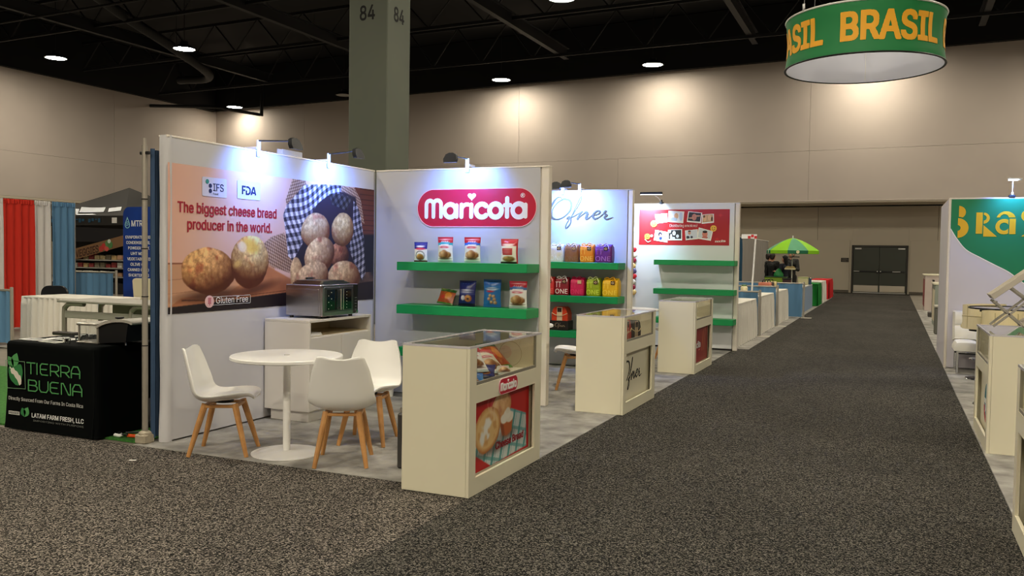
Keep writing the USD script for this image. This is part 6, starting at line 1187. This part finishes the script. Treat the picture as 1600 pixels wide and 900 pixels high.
# ================================================================== FAR BOOTHS ALONG THE AISLE
FT = 'white skirted tables along the aisle'
skirted('white skirted table just beyond the red photo banner wall', -3.1, -2.42, 15.0, 17.35, 0.76, ('+x', '-y'), SKIRT, 71, group=FT)
skirted('second white skirted table along the aisle, with bags on it', -3.1, -2.42, 17.85, 20.0, 0.78, ('+x', '-y'), SKIRT, 72, group=FT)
skirted('third white skirted table along the aisle, before the blue low drape', -3.1, -2.42, 20.7, 22.8, 0.78, ('+x', '-y'), SKIRT, 73, group=FT)
def rail_drape(label, x0, x1, y, h, seed, m=BLUEDRAPE):
    t = thing('half_drape', label, 'drape', (0, 0, 0)); part(t, 'cloth', drape(x0, y, x1, y, 0.03, h - 0.03, 0.018, 0.2, 0.01, seed), m, 50); part(t, 'rail', bar((x0, y, h - 0.02), (x1 + 0.02, y, h - 0.02), 0.018, 8), POLE)
    part(t, 'pole', bar((x1 + 0.04, y, 0), (x1 + 0.04, y, h + 0.02), 0.025, 12), POLE); part(t, 'base', bx(x1 - 0.02, x1 + 0.24, y - 0.13, y + 0.13, 0, 0.012), POLE, False); return t
rail_drape('low blue side drape behind the first skirted table on the aisle', -4.6, -2.42, 17.6, 0.90, 81)
rail_drape('low blue side drape behind the second skirted table on the aisle', -4.6, -2.42, 20.45, 0.92, 82)
rail_drape('long low blue side drape before the green and yellow umbrella', -7.0, -2.14, 23.7, 0.92, 83)
GREYD = pbr('grey_drape', (150, 146, 140), 0.85); TEALD = pbr('teal_drape', (22, 70, 98), 0.85)
t = thing('back_drape', 'grey drape hanging behind the people near the far wall', 'drape', (0, 0, 0)); part(t, 'cloth', drape(-5.3, 33.9, -5.3, 41.5, 0.03, 2.30, 0.04, 0.35, 0.01, 91), GREYD, 50); part(t, 'rail', bar((-5.3, 33.8, 2.32), (-5.3, 41.6, 2.32), 0.025, 8), WPLAST)
t = thing('back_drape', 'dark teal drape right behind the red photo banner wall', 'drape', (0, 0, 0)); part(t, 'cloth', drape(-5.3, 27.0, -5.3, 33.75, 0.03, 2.30, 0.04, 0.35, 0.01, 92), TEALD, 50); part(t, 'rail', bar((-5.3, 27.0, 2.33), (-5.3, 33.75, 2.33), 0.025, 8), WPLAST)
t = thing('header_sign', 'small red and white sign on a white leaning pole beside the teal drape', 'sign', (-3.16, 20.12, 1.98)); part(t, 'board', bx(0, 0.34, 0, 0.02, 0, 0.10, 0.002), WHITEINK, False); part(t, 'red_block', [bx(0.14 + 0.07 * k, 0.20 + 0.07 * k, -0.003, 0, 0.0 + 0.03 * (k % 2), 0.06 + 0.03 * (k % 2), 0) for k in range(3)], pbr('sign_red', (206, 40, 40), 0.5), False); part(t, 'stem', bar((0.22, 0.01, -1.98), (0.31, 0.01, 0.0), 0.02, 8), WPLAST)
# items on the far tables
def little(name, label, cat, loc, parts, rz=0, group=None):
    t = thing(name, label, cat, loc, rz, group)
    for nm, m, mt_ in parts: part(t, nm, m, mt_, 40)
    return t
little('paper_stack', 'cream papers lying on the second skirted table', 'paper', (-2.75, 18.5, 0.781), [('sheet', bx(-0.2, 0.2, -0.3, 0.3, 0, 0.03, 0.01), pbr('cream_paper', (226, 214, 170), 0.6)), ('top_sheet', bx(-0.15, 0.22, -0.2, 0.25, 0.03, 0.05, 0.01), WHITEINK)])
little('jar', 'small cream jar with a green lid on the second skirted table', 'jar', (-2.85, 18.65, 0.832), [('body', lathe([(0, 0), (0.07, 0), (0.075, 0.09), (0.05, 0.12), (0, 0.12)], 18), pbr('jar_cream', (232, 222, 180), 0.4)), ('lid', lathe([(0, 0.12), (0.052, 0.12), (0.05, 0.15), (0, 0.15)], 18), pbr('jar_green', (110, 140, 90), 0.5))])
for k, (y, c1, lab) in enumerate(((20.9, (206, 120, 90), 'orange paper bag, nearest on the third skirted table'), (21.35, (60, 40, 34), 'dark brown bag in the middle of the third skirted table'), (21.9, (226, 206, 150), 'pale yellow bag, farthest on the third skirted table'))):
    little('paper_bag', lab, 'bag', (-2.72, y, 0.781), [('body', bx(-0.14, 0.14, -0.12, 0.12, 0, 0.20, 0.02), pbr('fbag_%d' % k, c1, 0.5)), ('handle', tube(spline([(-0.06, 0, 0.2), (-0.04, 0, 0.25), (0.04, 0, 0.25), (0.06, 0, 0.2)], 5), 0.01, 6), BLACK)])
little('hand_wipe_stand', 'white hooked paper tag hanging beside the end post', 'tag', (-3.0, 17.2, 0.761), [('card', bx(-0.05, 0.10, -0.02, 0.02, 0.12, 0.2, 0.005), WHITEINK), ('stem', bar((0, 0, 0), (0, 0, 0.13), 0.008, 6), CHROME)])
# umbrella cart
um = thing('market_umbrella', 'lime and dark green market umbrella above the cart', 'umbrella', (-2.85, 28.0, 0)); n8 = 8; R_ = 0.78
LIME = pbr('umbrella_lime', (140, 206, 16), 0.6); DGR = pbr('umbrella_green', (18, 110, 74), 0.6); MGR = pbr('umbrella_sea_green', (84, 158, 116), 0.6)
ph0 = math.radians(-139.5)
for k in range(n8):
    a0, a1 = ph0 + 2 * math.pi * k / n8, ph0 + 2 * math.pi * (k + 1) / n8; V = []
    for i in range(9):
        s = i / 8; r = R_ * s; z = 2.17 - 0.38 * s ** 1.5
        for j in range(7):
            u = j / 6; p = (1 - u) * np.array((math.cos(a0), math.sin(a0))) + u * np.array((math.cos(a1), math.sin(a1))); V.append((r * p[0], r * p[1], z - 0.02 * math.sin(math.pi * u) * s))
    lime = k % 2 == 0
    pn_ = part(um, 'canopy_panel', sheet(np.array(V), grid_faces(9, 7), 0.006), LIME if lime else MGR, 40)
    q0, q1 = np.array((math.cos(a0), math.sin(a0))) * R_, np.array((math.cos(a1), math.sin(a1))) * R_
    part(pn_, 'valance', sheet(np.array([(*(q0 + (q1 - q0) * u), z) for z in (1.69, 1.74, 1.79) for u in np.linspace(0, 1, 5)]), grid_faces(3, 5), 0.006), LIME if lime else DGR, 40)
    if not lime:
        mid = (q0 + q1) / 2; nrm = mid / np.linalg.norm(mid); part(pn_, 'round_patch', plane_to(ex(Point(0, 0).buffer(0.05, 12), 0.004), (mid[0] + nrm[0] * 0.005, mid[1] + nrm[1] * 0.005, 1.745), (-nrm[1], nrm[0], 0), (0, 0, 1)), pbr('patch_cream', (236, 226, 180), 0.5), False)
part(um, 'finial', lathe([(0, 2.16), (0.022, 2.17), (0.012, 2.20), (0.018, 2.23), (0, 2.25)], 12), WPLAST, 40); part(um, 'pole', bar((0, 0, 0.5), (0, 0, 2.17), 0.018, 10), pbr('umbrella_pole', (206, 206, 196), 0.4)); part(um, 'base', bx(-0.25, 0.13, -0.2, 0.2, 0, 0.5, 0.02), pbr('base_dark', (60, 60, 56), 0.5), False)
cz = thing('vendor_cart', 'lime green box on a cart below the market umbrella', 'cart', (-3.56, 27.2, 0)); part(cz, 'box', bx(0.0, 0.62, 0, 0.5, 0.55, 0.97, 0.02), pbr('cart_lime', (130, 160, 24), 0.5), False); part(cz, 'trim', bx(-0.01, 0.63, -0.01, 0.51, 0.97, 0.99, 0.004), pbr('cart_trim', (24, 60, 34), 0.5), False); part(cz, 'frame', bx(0.02, 0.6, 0.02, 0.48, 0.1, 0.55, 0.01), pbr('base_dark', (60, 60, 56), 0.5), False); part(cz, 'mark', bx(0.38, 0.44, -0.004, 0.0, 0.72, 0.80, 0.001), BLACK, False)
for x in (0.1, 0.52): part(cz, 'wheel', trimesh.creation.cylinder(0.1, 0.06, 20, transform=trimesh.transformations.translation_matrix((x, 0.05, 0.1)) @ trimesh.transformations.rotation_matrix(math.pi / 2, (1, 0, 0))), BLACK)
little('green_bag', 'dark green sack standing on the lime green cart box', 'bag', (-3.18, 27.45, 0.9905), [('body', lathe([(0, 0), (0.14, 0), (0.15, 0.06), (0.07, 0.20), (0.02, 0.25), (0, 0.25)], 14), pbr('sack_green', (14, 120, 50), 0.5)), ('tie', lathe([(0.03, 0.215), (0.04, 0.225), (0.03, 0.235)], 12), pbr('cart_trim', (24, 60, 34), 0.5))])
sr = thing('sun_tray', 'black bar and cream tray fixed to the umbrella pole', 'tray', (-2.85, 28.0, 0)); part(sr, 'bar', bx(-0.30, 0.22, -0.06, -0.02, 1.585, 1.605, 0.004), BLACK, False); part(sr, 'tray', bx(-0.2, 0.12, -0.24, -0.03, 1.20, 1.25, 0.02), pbr('tray_cream', (226, 214, 170), 0.5), False); part(sr, 'bread_roll', [trimesh.creation.icosphere(2, 0.06).apply_scale((1.4, 1, .7)).apply_translation((x, -0.13, 1.27)) for x in (-0.10, 0.02)], pbr('roll_tan', (214, 186, 130), 0.6), True); part(sr, 'bracket', bar((0, -0.02, 1.22), (0, -0.12, 1.20), 0.012, 6), WPLAST)
little('crate', 'dark red crate beside the umbrella pole', 'crate', (-2.86, 26.8, 0.0), [('body', bx(-0.12, 0.12, -0.12, 0.12, 0.02, 0.92, 0.02), pbr('crate_dark', (64, 30, 26), 0.5)), ('rim', bx(-0.13, 0.13, -0.13, 0.13, 0.92, 0.96, 0.005), BLACK), ('stem', bar((0, 0, 0), (0, 0, 0.02), 0.1, 12), BLACK)])
t4 = skirted('pale blue draped table with a white top beyond the blue low drape', -2.70, -2.32, 24.6, 28.9, 0.74, ('+x', '-y'), pbr('pale_blue_skirt', (150, 170, 196), 0.85), 74, WPLAST, 0.4)
little('cardboard_box', 'cream cardboard display on the pale blue draped table', 'box', (-2.55, 28.3, 0.7405), [('body', bx(-0.14, 0.16, -0.05, 0.10, 0, 0.24, 0.006), pbr('card_cream', (222, 214, 170), 0.6)), ('flap', bx(-0.14, 0.16, -0.052, 0.10, 0.20, 0.22, 0.004), pbr('card_green', (120, 170, 30), 0.6))])
little('drink_can', 'blue can beside the cream cardboard display', 'can', (-2.38, 28.62, 0.7405), [('body', lathe([(0, 0), (0.055, 0), (0.06, 0.02), (0.06, 0.18), (0.05, 0.2), (0, 0.2)], 16), pbr('can_blue', (60, 90, 120), 0.4)), ('lid', lathe([(0, 0.2), (0.048, 0.2), (0.045, 0.206), (0, 0.206)], 16), CHROME)])
skirted('table under a bright green cloth beside the pale blue one', -2.70, -2.22, 29.6, 31.2, 0.74, ('+x', '-y'), pbr('green_cloth', (10, 130, 44), 0.8), 75, pbr('green_cloth', (10, 130, 44), 0.8), 0.25)
skirted('white skirted table between the green and the red covered tables', -2.95, -2.24, 31.8, 33.8, 0.76, ('+x', '-y'), SKIRT, 76)
skirted('table under a bright red cloth, farthest along the aisle on the left', -2.84, -2.22, 35.0, 37.2, 0.76, ('+x', '-y'), pbr('red_cloth', (214, 26, 34), 0.8), 77, pbr('red_cloth', (214, 26, 34), 0.8), 0.5)

# ---- people by the umbrella
import manifold3d as m3
def capsule_body(bones, step, smooth=8):
    parts_ = []
    for (a, ra), (b, rb) in bones:
        s = [trimesh.creation.icosphere(2, 1.0) for _ in range(2)]
        pts = np.vstack([s[0].vertices * ra + a, s[1].vertices * rb + b]); h = trimesh.convex.convex_hull(pts)
        parts_.append(m3.Manifold(m3.Mesh(np.asarray(h.vertices, np.float32), np.asarray(h.faces, np.uint32))))
    u = m3.Manifold.batch_boolean(parts_, m3.OpType.Add).refine_to_length(step).to_mesh()
    t = trimesh.Trimesh(u.vert_properties[:, :3], u.tri_verts); trimesh.smoothing.filter_taubin(t, iterations=smooth); return t
def person(label, loc, rz, H, top, trousers, hair, arms, long_hair=False, skin=(206, 150, 120)):
    """faces +y; arms: for each side the elbow and the hand relative to the shoulder"""
    t = thing('person', label, 'person', loc, rz); k = H / 1.72; A = lambda *p: np.array(p, float) * k
    SK = pbr('skin_%d' % skin[0], skin, 0.5); b = []; sh = {s: A(0.175 * s, 0, 1.40) for s in (-1, 1)}; hands = {}
    hip = {s: A(0.085 * s, 0, 0.90) for s in (-1, 1)}; kn = {s: A(0.10 * s, 0.02, 0.48) for s in (-1, 1)}; an = {s: A(0.11 * s, -0.02, 0.08) for s in (-1, 1)}
    for s in (-1, 1):
        e, h = sh[s] + A(*arms[s][0]), sh[s] + A(*arms[s][1]); hands[s] = (e, h)
        b += [((sh[s], .05 * k), (e, .038 * k)), ((e, .038 * k), (h, .026 * k)), ((hip[s], .082 * k), (kn[s], .055 * k)), ((kn[s], .054 * k), (an[s], .036 * k)), ((an[s], .038 * k), (an[s] + A(0, .15, -.045), .03 * k))]
        d = (h - e) / np.linalg.norm(h - e); side = np.cross(d, (0, 0, 1)); side /= np.linalg.norm(side) + 1e-9; palm = h + d * .06 * k
        b.append(((h, .024 * k), (palm, .03 * k)))
        for q in range(4): o = side * (q - 1.5) * .017 * k; b.append(((palm + o, .010 * k), (palm + o + d * (.07 - .006 * abs(q - 1.3)) * k + np.array((0, 0, -.015 * k)), .008 * k)))
        b.append(((h + side * .02 * k, .011 * k), (h + side * .045 * k + d * .05 * k, .009 * k)))
    b += [((A(0, 0, .92), .115 * k), (A(0, 0, 1.12), .105 * k)), ((A(0, 0, 1.12), .11 * k), (A(0, -.01, 1.30), .125 * k)), ((A(-.09, 0, 1.33), .095 * k), (A(.09, 0, 1.33), .095 * k)), ((sh[-1], .055 * k), (sh[1], .055 * k)), ((A(0, 0, 1.42), .055 * k), (A(0, .01, 1.53), .048 * k)),
          ((A(0, .02, 1.565), .068 * k), (A(0, .0, 1.63), .088 * k)), ((A(0, .055, 1.545), .04 * k), (A(0, .05, 1.60), .055 * k)), ((A(0, .10, 1.595), .010 * k), (A(0, .092, 1.625), .008 * k))]
    for s in (-1, 1): b.append(((A(.083 * s, 0, 1.59), .012 * k), (A(.086 * s, -.005, 1.62), .014 * k)))
    part(t, 'body', capsule_body(b, .03 * k), SK, True)
    part(t, 'eyes', [trimesh.creation.icosphere(1, .009 * k).apply_translation(A(.032 * s, .088, 1.622)) for s in (-1, 1)], BLACK, True); part(t, 'mouth', bx(-.022 * k, .022 * k, .09 * k, .098 * k, 1.552 * k, 1.558 * k, .001), pbr('lips', (160, 84, 76), 0.5), False)
    g = .014 * k; c = [((A(0, 0, .94), .118 * k + g), (A(0, 0, 1.12), .108 * k + g)), ((A(0, 0, 1.12), .112 * k + g), (A(0, -.01, 1.30), .127 * k + g)), ((A(-.09, 0, 1.33), .096 * k + g), (A(.09, 0, 1.33), .096 * k + g)), ((sh[-1], .056 * k + g), (sh[1], .056 * k + g))]
    for s in (-1, 1):
        e, h = hands[s]; c.append(((sh[s], .052 * k + g), (e, .042 * k + g)))
        if not long_hair: c.append(((e, .042 * k + g), (e + (h - e) * .85, .03 * k + g)))
    part(t, 'shirt', capsule_body(c, .03 * k, 6), top, True)
    c = [((hip[-1], .10 * k), (hip[1], .10 * k)), ((A(0, 0, .92), .12 * k), (A(0, 0, .96), .118 * k))]
    for s in (-1, 1): c += [((hip[s], .086 * k + g), (kn[s], .06 * k + g)), ((kn[s], .06 * k + g), (an[s] + A(0, 0, .03), .045 * k + g))]
    part(t, 'trousers', capsule_body(c, .035 * k, 6), trousers, True)
    c = [((A(0, -.02, 1.64), .094 * k), (A(0, -.015, 1.665), .085 * k)), ((A(0, -.045, 1.58), .07 * k), (A(0, -.03, 1.65), .088 * k))]
    if long_hair: c += [((A(0, -.06, 1.42), .055 * k), (A(0, -.05, 1.58), .075 * k))]
    part(t, 'hair', capsule_body(c, .025 * k, 5), hair, True)
    part(t, 'shoe', capsule_body([((an[-1] + A(0, -.01, -.04), .042 * k), (an[-1] + A(0, .16, -.045), .036 * k))], .03 * k, 4), BLACK, True); part(t, 'shoe', capsule_body([((an[1] + A(0, -.01, -.04), .042 * k), (an[1] + A(0, .16, -.045), .036 * k))], .03 * k, 4), BLACK, True)
    return t
DARKW = pbr('dark_suit_cloth', (26, 26, 24), 0.8); NAVYW = pbr('navy_cloth', (22, 24, 40), 0.8); CHARW = pbr('charcoal_cloth', (46, 46, 44), 0.8); HAIRB = pbr('dark_brown_hair', (40, 28, 20), 0.6); HAIRK = pbr('black_hair', (22, 18, 16), 0.6)
down = {-1: ((-.05, 0, -.28), (-.04, .08, -.50)), 1: ((.05, 0, -.28), (.04, .08, -.50))}
fold = {-1: ((-.06, .02, -.27), (.02, .24, -.22)), 1: ((.06, .02, -.27), (-.02, .24, -.22))}
person('person in a dark jacket seen from behind, left of the umbrella cart', (-3.58, 29.2, 0.0), -20, 1.70, DARKW, DARKW, HAIRB, down)
person('person in dark clothes half hidden behind the person in the dark jacket', (-3.76, 29.75, 0.0), -60, 1.70, DARKW, DARKW, HAIRB, down)
person('person in a navy short sleeved top with bent arms, left of the umbrella pole', (-3.18, 29.0, 0.0), 60, 1.62, NAVYW, NAVYW, HAIRK, fold, True)
person('tall person in charcoal clothes facing the viewer, right of the umbrella pole', (-3.05, 29.7, 0.0), 160, 1.80, CHARW, CHARW, HAIRK, fold)
bits = thing('paper_scrap', 'tiny white scrap lying on the brown carpet at the lower left', 'scrap', (-5.05, 4.66, 0.001), 30); part(bits, 'scrap', bx(-0.025, 0.025, -0.008, 0.008, 0, 0.004, 0.001), WHITEINK, False)
